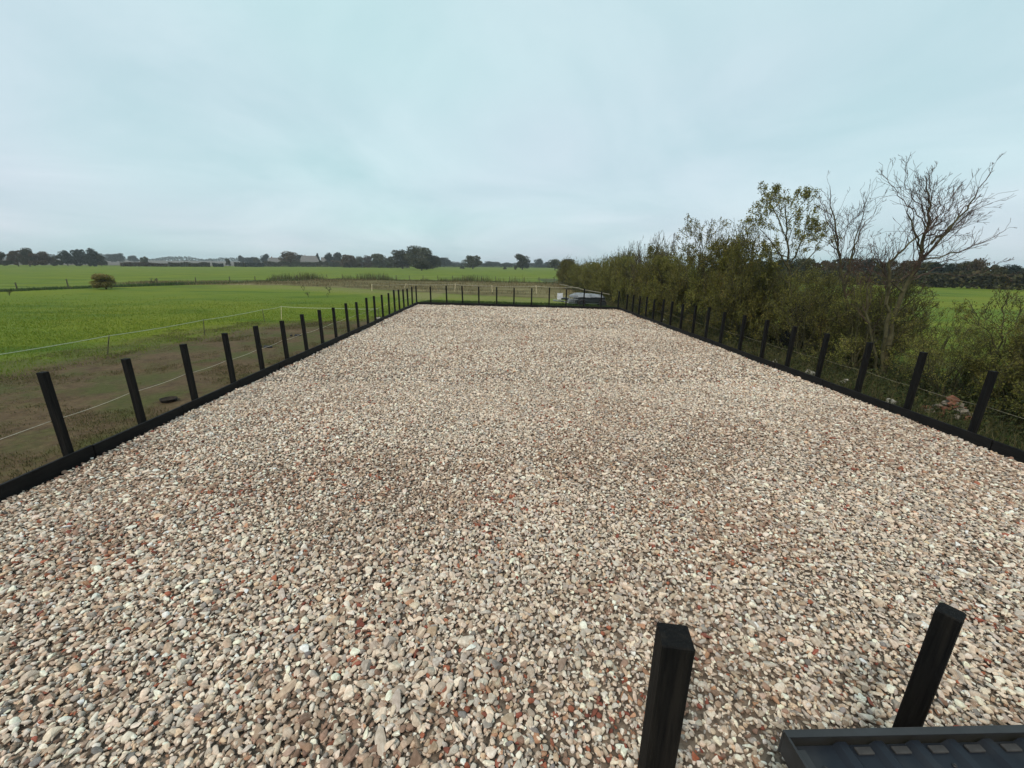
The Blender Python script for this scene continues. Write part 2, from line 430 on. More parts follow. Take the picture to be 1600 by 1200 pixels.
# near paddocks: mud along the left fence, grass, dry strip, dug earth beyond the far fence
mud_edge = np.array([gp(*q)[:2] for q in [(-330, 690), (-120, 625), (0, 592), (60, 578), (130, 566), (230, 549), (330, 530), (420, 512), (500, 503), (560, 503), (600, 497)]])
o_ = np.argsort(mud_edge[:, 1]); mud_edge = mud_edge[o_]
dirt_lo = np.array([gp(*q)[:2] for q in [(300, 446), (440, 446), (520, 449), (600, 453), (700, 459), (780, 463), (870, 466), (940, 470)]])
dirt_hi = np.array([gp(*q)[:2] for q in [(380, 441), (480, 438), (560, 438), (650, 440), (740, 441), (870, 444), (960, 447)]])
ditch = np.array([gp(*q)[:2] for q in [(-420, 472), (-160, 462), (0, 456), (90, 452), (170, 449), (260, 446), (340, 444), (435, 440), (480, 438)]])


def paddock_fields(x, y):
    xe = np.interp(y, mud_edge[:, 1], mud_edge[:, 0], left=-22, right=-8.2)
    mud = (.52 * sstep(-6.5, -2.5, x - xe) + .48 * sstep(-1.8, 1.4, x - xe)) * (x < -7.9) * sstep(36, 26, y)
    lo = np.interp(x, dirt_lo[:, 0], dirt_lo[:, 1]); hi = np.interp(x, dirt_hi[:, 0], dirt_hi[:, 1])
    dirt = sstep(-4, 2, y - lo) * sstep(7, -4, y - hi) * sstep(-66, -36, x)
    dry = .62 * sstep(-18, -3, y - lo) * sstep(-75, -25, x) * (1 - dirt) * (y < hi + 8) * sstep(42, 46, y + .2 * x) + .35 * (x < -8) * sstep(-5, -1, x - xe) * (1 - mud)
    o = np.argsort(ditch[:, 0]); dy = y - np.interp(x, ditch[o, 0], ditch[o, 1])
    rank = np.exp(-(dy / 2.6) ** 2) * (x < -30) + .8 * sstep(-1, 3, y - hi) * sstep(16, 5, y - hi) * (x > -60)
    dirt = dirt * sstep(15.5, 12.5, x); dry = dry * sstep(15, 11, x); rank = rank * sstep(16, 13, x)
    right = (x > 10.5) & (x < 19)
    rank = np.maximum(rank, right * sstep(19, 15, x) * .9); mud = np.maximum(mud, right * .62 * (fbm(x * .5, y * .5, 9) > .5))
    return mud, dirt, np.clip(dry, 0, 1), rank


x, y, Q = grid(-120, 46, -6, 128, .55, .55)
mud, dirt, dry, rank = paddock_fields(x, y)
z = GZ + .012 + (.10 * (fbm(x * .5, y * .5, 3) - .5) + .05 * (fbm(x * 1.9, y * 1.9, 8) - .5)) * (.3 + mud) * 1.0 + .35 * (fbm(x * .22, y * .22, 5) - .35) * dirt
inside = (x > -8.7) & (x < 11.2) & (y < 42.6 - .2025 * (x + 8.15) * .0)
inside &= (y < 40.6 - .2025 * (x + 8.15) + .6)
z = np.where(inside, GZ - .02, np.maximum(z, GZ - .016))
pad = link('paddock', mesh_np('paddock', np.stack([x, y, z], 1), Q, attrs=dict(mud=mud, dirt=dirt, dry=dry, rank=rank), smooth=True), None, grass_material('paddock_grass'))
tag(pad, kind='structure')


def blades(rng, P, h, w, lean=.35):
    """one bent triangle pair per blade"""
    n = len(P); a = rng.uniform(0, 2 * np.pi, n); u = np.stack([np.cos(a), np.sin(a), 0 * a], 1)
    b = rng.uniform(0, 2 * np.pi, n); L = np.stack([np.cos(b), np.sin(b), 0 * b], 1) * (rng.uniform(.1, 1, n) * lean)[:, None]
    h = np.broadcast_to(h, (n,))[:, None]; w = np.broadcast_to(w, (n,))[:, None]
    up = np.array([[0, 0, 1.]])
    p0 = P - u * w / 2; p1 = P + u * w / 2; mid = P + up * h * .6 + L * h * .35; tip = P + up * h * (1 - .3 * lean) + L * h
    V = np.stack([p0, p1, mid + u * w * .3, mid - u * w * .3, tip], 1).reshape(-1, 3)
    k = (np.arange(n) * 5)[:, None]
    return V, np.concatenate([k, k + 1, k + 2, k + 3], 1), np.concatenate([k + 3, k + 2, k + 4], 1)


def blade_obj(name, rng, P, h, w, mat, label, cat, lean=.4, group=None, tint=None):
    V, Q, T = blades(rng, P, h, w, lean)
    tn = rng.random(len(P)) if tint is None else tint
    o = link(name, mesh_np(name, V, Q, T, attrs=dict(tint=np.repeat(tn, 5))), None, mat)
    return tag(o, label, cat, group, 'stuff')


rng = np.random.default_rng(11)
# short paddock grass (denser near), worn grass on the mud
n = 300000
u = rng.random(n); yy = 3 + 50 * u ** 1.5; xx = -8.35 - rng.random(n) ** 1.3 * (8 + yy * 1.1)
f = paddock_fields(xx, yy); keep = (rng.random(n) > f[0]) & (rng.random(n) < sstep(53, 18, yy) * (.35 + fbm(xx * .4, yy * .4, 77)))
xx, yy = xx[keep], yy[keep]
blade_obj('grass', rng, np.stack([xx, yy, 0 * xx + GZ], 1), rng.uniform(.05, .12, len(xx)), .012 + .0006 * yy, M['blade'], 'short green grass of the left paddock beyond the white tape', 'grass')
n = 170000
yy = 3 + 33 * rng.random(n) ** 1.4; xx = -8.3 - rng.random(n) * (9 + yy * .1)
f = paddock_fields(xx, yy); c = fbm(xx * .8, yy * .8, 21); keep = (f[0] > .25) & (rng.random(n) < sstep(.4, .65, c))
xx, yy = xx[keep], yy[keep]
blade_obj('worn_grass', rng, np.stack([xx, yy, 0 * xx + GZ], 1), rng.uniform(.025, .075, len(xx)), .010 + .0005 * yy, M['mud_blade'], 'thin worn grass tufts on the muddy strip beside the left posts', 'grass')
# rank grass outside the far board
n = 26000
xx = rng.uniform(-8, 10.6, n); yy = 40.64 - .2025 * (xx + 8.15) + .3 + rng.random(n) ** 1.6 * 5.5
hh = rng.uniform(.1, .5, n) * (.55 + .9 * fbm(xx * .9, yy * .3, 4)) * np.clip(1.15 - (yy - 40.64 + .2025 * (xx + 8.15)) / 4.5, .3, 1)
blade_obj('rank_grass', rng, np.stack([xx, yy, 0 * xx + GZ], 1), hh, .035, M['rank_blade'], 'long tufty green grass growing along the far board', 'grass')

# ------------------------------------------------------------------ gravel arena
XL_, YL_, SF_ = -8.15, 40.64, -.2025
XR_ = 10.6
GRZ = -0.10


def gravel_h(x, y):
    return .10 * (fbm(x * .28, y * .28, 31) - .5) + .05 * (fbm(x * 1.0, y * 1.0, 33, 3) - .5)


gx, gy, Q = grid(-7.98, 10.5, -1.0, 40.6, .3, .3)
lim = YL_ + SF_ * (gx - XL_) - .12
gy2 = -1.0 + (gy + 1.0) / 41.6 * (lim + 1.0)
mt, n_, l_, b_ = newmat('packed_gravel_bed')
t_ = n_.new('ShaderNodeTexCoord'); vo = n_.new('ShaderNodeTexVoronoi'); vo.inputs['Scale'].default_value = 17; vo.inputs['Randomness'].default_value = 1
l_.new(t_.outputs['Object'], vo.inputs['Vector'])
rm = n_.new('ShaderNodeValToRGB'); sx_ = n_.new('ShaderNodeSeparateColor'); l_.new(vo.outputs['Color'], sx_.inputs[0]); l_.new(sx_.outputs[0], rm.inputs[0])
e = rm.color_ramp.elements; e[0].position = 0; e[0].color = (.085, .064, .048, 1); e[1].position = 1; e[1].color = (.24, .19, .145, 1)
l_.new(rm.outputs[0], b_.inputs['Base Color']); b_.inputs['Roughness'].default_value = .95
bp_ = n_.new('ShaderNodeBump'); bp_.invert = True; bp_.inputs['Strength'].default_value = 1; bp_.inputs['Distance'].default_value = .03
l_.new(vo.outputs['Distance'], bp_.inputs['Height']); l_.new(bp_.outputs[0], b_.inputs['Normal'])
bed = link('gravel_bed', mesh_np('gravel_bed', np.stack([gx, gy2, GRZ - .035 + gravel_h(gx, gy2)], 1), Q, smooth=True), None, mt)
tag(bed, kind='structure')


def jgrid(x0, x1, y0, y1, c, rng):
    nx, ny = int((x1 - x0) / c), int((y1 - y0) / c)
    X, Y = np.meshgrid(np.arange(nx), np.arange(ny))
    X = X + .5 * (Y % 2)
    X = (X.ravel() + rng.uniform(-.1, 1.1, nx * ny)) * c + x0; Y = (Y.ravel() + rng.uniform(-.1, 1.1, nx * ny)) * c + y0
    return X, Y


rng = np.random.default_rng(5)
PX, PY, PS, PZ = [], [], [], []


def layer(y0, y1, c, smin, smax, zo, pw=2.0, keepf=1.0):
    X, Y = jgrid(-7.95, 10.5, y0, y1, c, rng)
    k = (Y < YL_ + SF_ * (X - XL_) - .15) & (rng.random(len(X)) < keepf)
    # leave out the stones well outside the picture on both sides
    k &= (X > -4.8 - .98 * np.maximum(Y - 1.4, 0)) & (X < 5.4 + 1.22 * np.maximum(Y - 1.2, 0))
    X, Y = X[k], Y[k]; s = smin + (smax - smin) * rng.random(len(X)) ** pw
    PX.append(X); PY.append(Y); PS.append(s); PZ.append(zo + rng.uniform(-.012, .012, len(X)))


layer(1.2, 13, .050, .044, .080, 0.0, 2.0)
layer(1.2, 13, .058, .034, .060, -.018, 1.5)
layer(1.2, 13, .20, .08, .135, .004, 2.0, .55)
layer(1.2, 6.5, .050, .018, .036, .008, 1.2, .6)
layer(13, 25, .070, .055, .105, 0.0, 1.8)
layer(13, 25, .24, .09, .14, .006, 2.0, .6)
layer(25, 41, .112, .07, .15, 0.0, 1.3)
k_ = 75                                           # larger angular pieces in the foreground
PX.append(rng.normal(-.75, .65, k_)); PY.append(rng.normal(3.1, .75, k_).clip(1.6, 6)); PS.append(rng.uniform(.085, .155, k_)); PZ.append(np.full(k_, .012))
k_ = 160
PX.append(rng.uniform(-7, 5, k_)); PY.append(rng.uniform(1.6, 9, k_)); PS.append(rng.uniform(.08, .125, k_)); PZ.append(np.full(k_, .010))
X = np.concatenate(PX); Y = np.concatenate(PY); S = np.concatenate(PS); Zo = np.concatenate(PZ); n = len(X)
big_n = fbm(X * .5, Y * .5, 51); S *= .82 + .42 * big_n + .12 * np.exp(-((X + .6) / 1.2) ** 2 - ((Y - 3) / 1.4) ** 2)
shape = np.stack([rng.uniform(.8, 1.35, n), rng.uniform(.62, 1.0, n), rng.uniform(.42, .75, n)], 1)
scl = (S[:, None] * .5) * shape
rot = np.stack([rng.normal(0, .33, n), rng.normal(0, .33, n), rng.uniform(0, 2 * np.pi, n)], 1)
co = np.stack([X, Y, GRZ + gravel_h(X, Y) + Zo], 1)
pal = np.array([[.56, .46, .375], [.62, .53, .44], [.50, .40, .315], [.47, .42, .37], [.66, .60, .52], [.36, .26, .19], [.35, .315, .29], [.46, .33, .22], [.53, .49, .44], [.26, .155, .11], [.21, .20, .20], [.26, .095, .058], [.21, .072, .052], [.34, .20, .130]])
pw = np.array([.17, .16, .14, .10, .09, .08, .07, .045, .06, .035, .02, .018, .012, .018]); 
br = fbm(X * .55 + 3, Y * .55, 61); warm = sstep(.45, .68, br) * (1 + 1.2 * sstep(12, 5, Y)) + 1.0 * sstep(-1, -6, X) * sstep(14, 5, Y)
W = np.repeat(pw[None], n, 0); W[:, 5] *= 1 + 1.8 * warm; W[:, 9] *= 1 + 2.6 * warm; W[:, 11:] *= (.55 + 2.6 * sstep(.5, .8, fbm(X * .8, Y * .8, 71)))[:, None] * np.interp(Y, [1, 7, 14, 40], [1.25, 1.1, .5, .35])[:, None]
W[:, 6] *= 1 + 1.5 * sstep(0, 4, X) * sstep(12, 3, Y)
C = np.cumsum(W, 1); C /= C[:, -1:]; ci = (rng.random(n)[:, None] > C).sum(1)
pal[:11] = pal[:11] * .76 + .24 * pal[:11].mean(1, keepdims=True) * np.array([1.07, 1.0, .90])
col = pal[ci] * np.array([1.28, 1.25, 1.21]) * (.86 + .26 * fbm(X * .22, Y * .22, 81) + .08 * sstep(10, 30, Y))[:, None] * rng.uniform(.62, 1.25, (n, 1)) * rng.normal(1, .015, (n, 3))
col = np.concatenate([np.clip(col, .02, .8), np.ones((n, 1))], 1)
gme = mesh_np('gravel', co, attrs=dict(scl=scl, rot=rot, col=col))
at = gme.attributes.new('vid', 'INT', 'POINT'); vid = rng.integers(0, 9, n).astype(np.int32); vid = np.where(S > .10, (vid // 2) * 2, vid); at.data.foreach_set('value', vid.astype(np.int32))
mt, n_, l_, b_ = newmat('crushed_stone')
a_ = n_.new('ShaderNodeAttribute'); a_.attribute_type = 'INSTANCER'; a_.attribute_name = 'col'
t_ = n_.new('ShaderNodeTexCoord'); nz = n_.new('ShaderNodeTexNoise'); nz.inputs['Scale'].default_value = 2.2; nz.inputs['Detail'].default_value = 6
l_.new(t_.outputs['Object'], nz.inputs['Vector'])
r_ = n_.new('ShaderNodeValToRGB'); l_.new(nz.outputs['Fac'], r_.inputs[0])
r_.color_ramp.elements[0].position = .3; r_.color_ramp.elements[0].color = (.74, .70, .66, 1); r_.color_ramp.elements[1].position = .7; r_.color_ramp.elements[1].color = (1.1, 1.1, 1.1, 1)
k_ = n_.new('ShaderNodeMix'); k_.data_type = 'RGBA'; k_.blend_type = 'MULTIPLY'; k_.inputs[0].default_value = 1
l_.new(a_.outputs['Color'], k_.inputs[6]); l_.new(r_.outputs[0], k_.inputs[7]); l_.new(k_.outputs[2], b_.inputs['Base Color'])
b_.inputs['Roughness'].default_value = .85; b_.inputs['Specular IOR Level'].default_value = .25
gravel = link('gravel', gme, None, mt)
tag(gravel, 'pale crushed stone with scattered red brick bits filling the arena', 'gravel', kind='stuff')

ng = bpy.data.node_groups.new('scatter_stones', 'GeometryNodeTree')
ng.interface.new_socket('Geometry', in_out='INPUT', socket_type='NodeSocketGeometry')
ng.interface.new_socket('Geometry', in_out='OUTPUT', socket_type='NodeSocketGeometry')
N, Lk = ng.nodes, ng.links
gi = N.new('NodeGroupInput'); go = N.new('NodeGroupOutput')
join = N.new('GeometryNodeGeometryToInstance')
for k in range(9):
    rv = N.new('FunctionNodeRandomValue'); rv.data_type = 'FLOAT_VECTOR'
    rv.inputs[0].default_value = (-1, -1, -1); rv.inputs[1].default_value = (1, 1, 1); rv.inputs['Seed'].default_value = 100 + k * 7
    nrm = N.new('ShaderNodeVectorMath'); nrm.operation = 'NORMALIZE'; Lk.new(rv.outputs[0], nrm.inputs[0])
    pts = N.new('GeometryNodePoints'); pts.inputs[0].default_value = 9 + (k * 5) % 9; Lk.new(nrm.outputs[0], pts.inputs[1])
    hull = N.new('GeometryNodeConvexHull'); Lk.new(pts.outputs[0], hull.inputs[0])
    sub = N.new('GeometryNodeSubdivisionSurface'); Lk.new(hull.outputs[0], sub.inputs[0]); sub.inputs['Level'].default_value = 1 if k % 2 == 0 else 2
    sub.inputs['Edge Crease'].default_value = .25 + .45 * (k % 2 == 0) + .02 * k
    sm = N.new('GeometryNodeSetMaterial'); Lk.new(sub.outputs[0], sm.inputs[0]); sm.inputs['Material'].default_value = mt
    sh = N.new('GeometryNodeSetShadeSmooth'); Lk.new(sm.outputs[0], sh.inputs[0]); sh.inputs['Shade Smooth'].default_value = bool(k % 2)
    tr_ = N.new('GeometryNodeTransform'); Lk.new(sh.outputs[0], tr_.inputs[0]); tr_.inputs['Scale'].default_value = (1.18, 1.18, 1.18)
    Lk.new(tr_.outputs[0], join.inputs[0])


def named(nm, dt):
    q = N.new('GeometryNodeInputNamedAttribute'); q.data_type = dt; q.inputs['Name'].default_value = nm; return q.outputs[0]


iop = N.new('GeometryNodeInstanceOnPoints'); Lk.new(gi.outputs[0], iop.inputs['Points']); Lk.new(join.outputs[0], iop.inputs['Instance'])
iop.inputs['Pick Instance'].default_value = True; Lk.new(named('vid', 'INT'), iop.inputs['Instance Index'])
e2r = N.new('FunctionNodeEulerToRotation'); Lk.new(named('rot', 'FLOAT_VECTOR'), e2r.inputs[0]); Lk.new(e2r.outputs[0], iop.inputs['Rotation'])
Lk.new(named('scl', 'FLOAT_VECTOR'), iop.inputs['Scale']); Lk.new(iop.outputs[0], go.inputs[0])
md = gravel.modifiers.new('scatter', 'NODES'); md.node_group = ng

# ------------------------------------------------------------------ boards and posts round the arena
rng = np.random.default_rng(7)


def edging(p0, p1, side, label, n):
    p0 = np.array(p0, float); p1 = np.array(p1, float); d = p1 - p0; L = np.linalg.norm(d); d /= L
    nrm = np.array([-d[1], d[0]]) * side; mb = MB(); t = 0.0
    ang = math.atan2(d[1], d[0]); plank = L / n
    for k in range(n):
        c = p0 + d * (plank * (k + .5)) + nrm * (.04 + rng.uniform(-.006, .006))
        mb.box((c[0], c[1], -.11 + rng.uniform(-.013, .013)), (plank - .016, .055, .46), ang + rng.normal(0, .0006), ch=.006)
    return tag(mb.build('edging_board', M['board']), label, 'board', 'black boards edging the gravel')


edging((-8.06, .6), (-8.06, 40.55), -1, 'long black timber board edging the gravel on the left below the posts by the mud', 17)
edging((-8.05, 40.52), (10.45, 36.78), -1, 'short black timber board edging the far end of the gravel', 8)
edging((10.58, .6), (10.50, 36.75), 1, 'long black timber board edging the gravel on the right below the hedge', 15)

Lp = [(7.34, 1.68), (9.0, 1.56), (10.68, 1.56), (12.35, 1.58), (13.96, 1.56), (15.65, 1.52), (17.32, 1.57), (18.95, 1.58), (20.6, 1.52), (22.31, 1.58), (23.88, 1.51), (25.65, 1.61), (27.28, 1.6), (29.01, 1.56), (30.7, 1.57), (32.35, 1.7), (33.9, 1.64), (35.52, 1.57), (37.14, 1.54), (38.87, 1.62)]
Fp = [(-6.71, 40.35, 1.56), (-5.15, 40.04, 1.67), (-3.6, 39.72, 1.68), (-2.05, 39.41, 1.66), (-0.38, 39.07, 1.64), (1.22, 38.75, 1.6), (2.84, 38.42, 1.6), (4.42, 38.1, 1.71), (5.93, 37.79, 1.58), (7.48, 37.48, 1.66), (8.98, 37.18, 1.42)]
Rp = [(34.99, 1.35), (33.44, 1.41), (31.81, 1.47), (30.25, 1.49), (28.72, 1.45), (27.11, 1.57), (25.7, 1.55), (24.1, 1.53), (22.54, 1.59), (20.99, 1.65), (19.49, 1.57), (17.83, 1.61), (16.22, 1.61), (14.67, 1.58), (13.12, 1.57), (11.49, 1.57), (9.94, 1.6), (8.36, 1.51)]
ORD = 'first second third fourth fifth sixth seventh eighth ninth tenth eleventh twelfth thirteenth fourteenth fifteenth sixteenth seventeenth eighteenth nineteenth twentieth'.split()


def post(x, y, top, label, rz=0.0, w=.15, bot=-.5, lean=(0, 0)):
    w = w * .79 if w == .15 else w
    mb = MB(); h = top - bot
    mb.box((0, 0, h / 2 + bot), (w * rng.uniform(.96, 1.03), w * rng.uniform(.96, 1.03), h), 0, ch=.007)
    V = np.concatenate(mb.V); V[:, 0] += (V[:, 2]) * lean[0]; V[:, 1] += V[:, 2] * lean[1]; mb.V = [V]
    o = mb.build('fence_post', M['black_wood']); o.location = (x, y, 0); o.rotation_euler = (0, 0, rz)
    return tag(o, label, 'post', 'black square fence posts round the gravel')


def jl(): return (rng.normal(0, .008), rng.normal(0, .008))


for k, (y, t) in enumerate(Lp):
    lb = 'black square post on the left edge, %s from the near end' % ORD[k] if k < 10 else 'black square post on the left edge, %s before the far left corner post' % ORD[len(Lp) - 1 - k]
    post(-8.17 + rng.normal(0, .012), y, t, lb, rng.normal(0, .05), lean=jl())
post(-8.13, 40.72, 1.6, 'black corner post where the left and far boards meet', 0, lean=jl())
for k, (x, y, t) in enumerate(Fp):
    lb = 'black square post on the far board, %s along from the far left corner post' % ORD[k] if k < 6 else 'black square post on the far board, %s before the far right corner post' % ORD[len(Fp) - 1 - k]
    post(x, y + .07, t, lb, -.2, lean=jl())
post(10.47, 36.98, 1.5, 'black corner post where the right and far boards meet, by the trailer', -.1, lean=jl())
for k, (y, t) in enumerate(Rp):
    lb = 'black square post before the hedge, %s along from the far right corner post' % ORD[k] if k < 9 else 'black square post before the hedge, %s from the near end' % ORD[len(Rp) - 1 - k]
    post(10.66 + rng.normal(0, .012), y, t, lb, rng.normal(0, .05), lean=jl())
post(1.01, 1.85, 1.566, 'black square post in the foreground left of the metal roof, its top cut flat', -.17, w=.172, bot=-.6)
post(2.80, 1.994, 1.566, 'black square post rising behind the ribbed metal roof edge', .55, w=.122, bot=-.6)


def wire(name, pts, r, mat, label, cat, sag=.03, group=None):
    P = []
    for a, b in zip(pts[:-1], pts[1:]):
        a, b = np.array(a, float), np.array(b, float)
        for t in np.linspace(0, 1, 7)[:-1]:
            q = a * (1 - t) + b * t; q[2] -= sag * 4 * t * (1 - t); P.append(q)
    P.append(np.array(pts[-1], float))
    o = MB().poly_tube(P, r, 5).build(name, mat)
    return tag(o, label, cat, group)


wire('fence_wire', [(-8.27, 3.5, .8)] + [(-8.27, y, .76 + rng.normal(0, .012)) for y, t in Lp], .006, M['cord'], 'thin pale cord strung along the outside of the left posts', 'wire')
wire('fence_wire', [(10.76, y, .70 + rng.normal(0, .015)) for y, t in Rp] + [(10.76, 5.5, .7)], .003, M['pole'], 'thin pale wire strung along the right posts before the hedge', 'wire')

# white tape fence across the left paddock
stakes = [((-330, 640), (-330, 606)), ((-85, 592), (-90, 567)), ((167, 554), (171, 524.5)), ((319.5, 524), (318, 500)), ((413.7, 503.5), (410, 484)), ((439.6, 499.7), (439.5, 479)), ((521, 501), (520, 481.5)), ((592, 500), (591, 482.5))]
tops = []
slab = ['far outside the frame', 'outside the frame edge', 'standing on the mud edge behind the two nearest left posts', 'standing on the mud edge behind the third left post', 'leaning just before the corner of the tape', 'at the corner of the white tape', 'beyond the tape corner, behind the seventh left post', 'close to the left posts at the far end of the tape']
for k, (b, t) in enumerate(stakes):
    g = gp(*b); tp = at_y(t[0], t[1], g[1] - .02); tops.append(tp)
    if k < 2: continue
    mb = MB().poly_tube([g - [0, 0, .1], g * .5 + tp * .5, tp + [0, 0, .04]], [.02, .02, .016], 6)
    tag(mb.build('fence_stake', M['stake_dark'] if k != 5 else M['stake_pale']), 'thin fence stake ' + slab[k], 'stake', 'thin stakes carrying the white tape')
mbt = MB()
P = []
for a, b in zip(tops[:-1], tops[1:]):
    for t in np.linspace(0, 1, 9)[:-1]: q = a * (1 - t) + b * t; q[2] -= .07 * 4 * t * (1 - t) * .5; P.append(q)
P.append(tops[-1]); P = np.array(P)
for a, b in zip(P[:-1], P[1:]):
    d = (b - a); d /= np.linalg.norm(d); s = np.cross(d, [0, 0, 1]); s = s / np.linalg.norm(s) * .004; u = np.array([0, 0, .013])
    V = [a - s - u, a + s - u, a + s + u, a - s + u, b - s - u, b + s - u, b + s + u, b - s + u]
    mbt.add(V, [[0, 1, 5, 4], [1, 2, 6, 5], [2, 3, 7, 6], [3, 0, 4, 7]])
tag(mbt.build('fence_tape', M['tape']), 'white electric fence tape running across the left paddock', 'fence tape')

# pale stakes and string across the dug earth beyond the far fence
ps = [((581, 455), (581, 444), 'furthest left of the pale stakes on the dug earth'), ((630.5, 451), (634.5, 443.5), 'tilted pale stake on the dug earth behind the far left corner'), ((710.5, 455.5), (711.5, 443.5), 'upright pale stake on the dug earth behind the third far post'), ((769, 458), (768.8, 446), 'upright pale stake on the dug earth behind the middle far posts'), ((838.5, 459), (837.5, 446.5), 'pale stake on the dug earth nearest the trailer')]
pt = []
for b, t, lb in ps:
    g = gp(*b); tp = at_y(t[0], t[1], g[1]); pt.append(tp - [0, 0, .08])
    mb = MB(); d = tp - g; L = np.linalg.norm(d)
    mb.poly_tube([g - [0, 0, .1], tp], [.045, .04], 6); mb.box(tp, (.11, .06, .07), 0)
    tag(mb.build('marker_stake', M['stake_pale']), lb if lb.startswith(('tilted', 'upright', 'pale')) else lb.replace('furthest left of the pale stakes', 'leftmost pale stake'), 'stake', 'pale stakes on the dug earth')
pe = gp(905, 461); pt.append(np.array([pe[0], pe[1], pt[-1][2]]))
wire('stake_cord', pt, .018, M['cord'], 'pale cord strung between the stakes across the dug earth', 'cord', .08)

# ------------------------------------------------------------------ shed with ribbed roof, lower right
FE = at_y(1225, 1141, 1.62); RX0, RY0, RZ0 = FE[0], 1.62, FE[2]
shed = empty('shed', (RX0, RY0 - 1.4, GZ))
tag(shed, 'low timber shed with slate blue ribbed metal roof in the bottom right corner', 'shed')
OX = np.array([RX0, RY0 - 1.4, GZ]); zr = RZ0 - .045
W_, D_ = 4.2, 2.9
prof = [(0.0, 0)]
px_ = .24; pitch = .205
while px_ < W_ - .2:
    prof += [(px_, 0), (px_ + .026, .026), (px_ + .071, .026), (px_ + .097, 0)]; px_ += pitch
prof.append((W_, 0)); prof = np.array(prof)
mb = MB(); k = len(prof)
for th_ in (0, -.004):
    Vn = np.concatenate([np.stack([RX0 + prof[:, 0], np.full(k, yy_), zr + prof[:, 1] + th_], 1) for yy_ in (RY0 - .05, RY0 - D_)]) - OX
    ii = np.arange(k - 1); q = np.stack([ii, ii + 1, ii + k + 1, ii + k], 1)
    mb.add(Vn, q if th_ else q[:, ::-1])
roof = mb.build('roof', M['roof_metal'], shed)
fm = MB().box((0, 0, 0), (.09, .035, .014), ch=.003).mesh('eave_filler'); fm.materials.append(M['foam'])
xs = RX0 + .24
while xs < RX0 + W_ - .25:                           # pale closure pieces between the ribs at the eave
    q = link('eave_filler', fm, roof); q.location = np.array([xs + .151, RY0 - .085, zr + .008]) - OX; xs += pitch
sm_ = MB().disc_ring((0, 0, 0), (0, 0, 1), 0, .011, .01, 10).disc_ring((0, 0, .005), (0, 0, 1), 0, .006, .012, 6).mesh('roof_screw'); sm_.materials.append(M['flashing'])
for xs in [RX0 + .12] + [RX0 + .1625 + .24 + pitch * q for q in range(2, 18, 3)]:
    for ys in (RY0 - .16, RY0 - 1.0, RY0 - 1.9):
        q = link('roof_screw', sm_, roof); q.location = np.array([xs, ys, zr + .006]) - OX
mb = MB()
mb.box(np.array([RX0 + W_ / 2, RY0 - .012, zr - .02]) - OX, (W_ + .03, .014, .16), ch=.003)
mb.box(np.array([RX0 + W_ / 2, RY0 - .034, zr + .062]) - OX, (W_ + .03, .03, .006))
mb.build('eave_flashing', M['flashing'], shed)
mb = MB()
mb.box(np.array([RX0 - .008, RY0 - D_ / 2 - .02, zr - .012]) - OX, (.014, D_, .15), ch=.003)
mb.box(np.array([RX0 + .028, RY0 - D_ / 2 - .055, zr + .030]) - OX, (.055, D_ - .07, .006))
mb.build('verge_flashing', M['flashing'], shed)
mb = MB(); zt = zr - .12
for xs in np.arange(RX0 + .06, RX0 + W_ - .1, .128):
    mb.box(np.array([xs + .06, RY0 - .12, (zt + GZ) / 2]) - OX, (.122, .022, zt - GZ), ch=.003)
for ys in np.arange(RY0 - D_ + .1, RY0 - .25, .128):
    mb.box(np.array([RX0 + .05, ys + .06, (zt + GZ) / 2]) - OX, (.022, .122, zt - GZ), ch=.003)
mb.build('wall', M['shed_wood'], shed)
mb = MB(); mb.box(np.array([RX0 - .05, RY0 - .235, zr - .065]) - OX, (.14, .07, .05), ch=.004)
mb.build('purlin_end', M['batten'], shed)

# ------------------------------------------------------------------ branching plants
def nz_(v): return v / (np.linalg.norm(v) + 1e-9)


def grow(rng, p, d, L, r, lvl, segs, fine, up=.12, wob=.16, kids=3.0, ang=(.5, 1.0), lr=(.4, .75), rmin=.005, step=.32):
    n = max(2, int(L / step)); q = np.array(p, float); d = nz_(np.array(d, float))
    for i in range(n):
        d = nz_(d + rng.normal(0, wob, 3) + np.array([0, 0, up * .3]))
        e = q + d * (L / n); r0 = max(rmin, r * (1 - .8 * i / n)); r1 = max(rmin * .8, r * (1 - .8 * (i + 1) / n))
        segs.append((*q, *e, r0, r1))
        if lvl <= 1: fine.append((*q, *e))
        if lvl > 0 and i >= (0 if lvl < 2 else 1):
            for _ in range(rng.poisson(kids / n * (1.3 if i > n * .3 else .7))):
                a = rng.uniform(*ang); t = nz_(np.cross(d, rng.normal(size=3)))
                dd = nz_(d * math.cos(a) + t * math.sin(a) + np.array([0, 0, up]))
                grow(rng, e, dd, L * rng.uniform(*lr) * (1 - .45 * i / n), max(rmin, r1 * .6), lvl - 1, segs, fine, up, wob, kids, ang, lr, rmin, step)
        q = e
    return


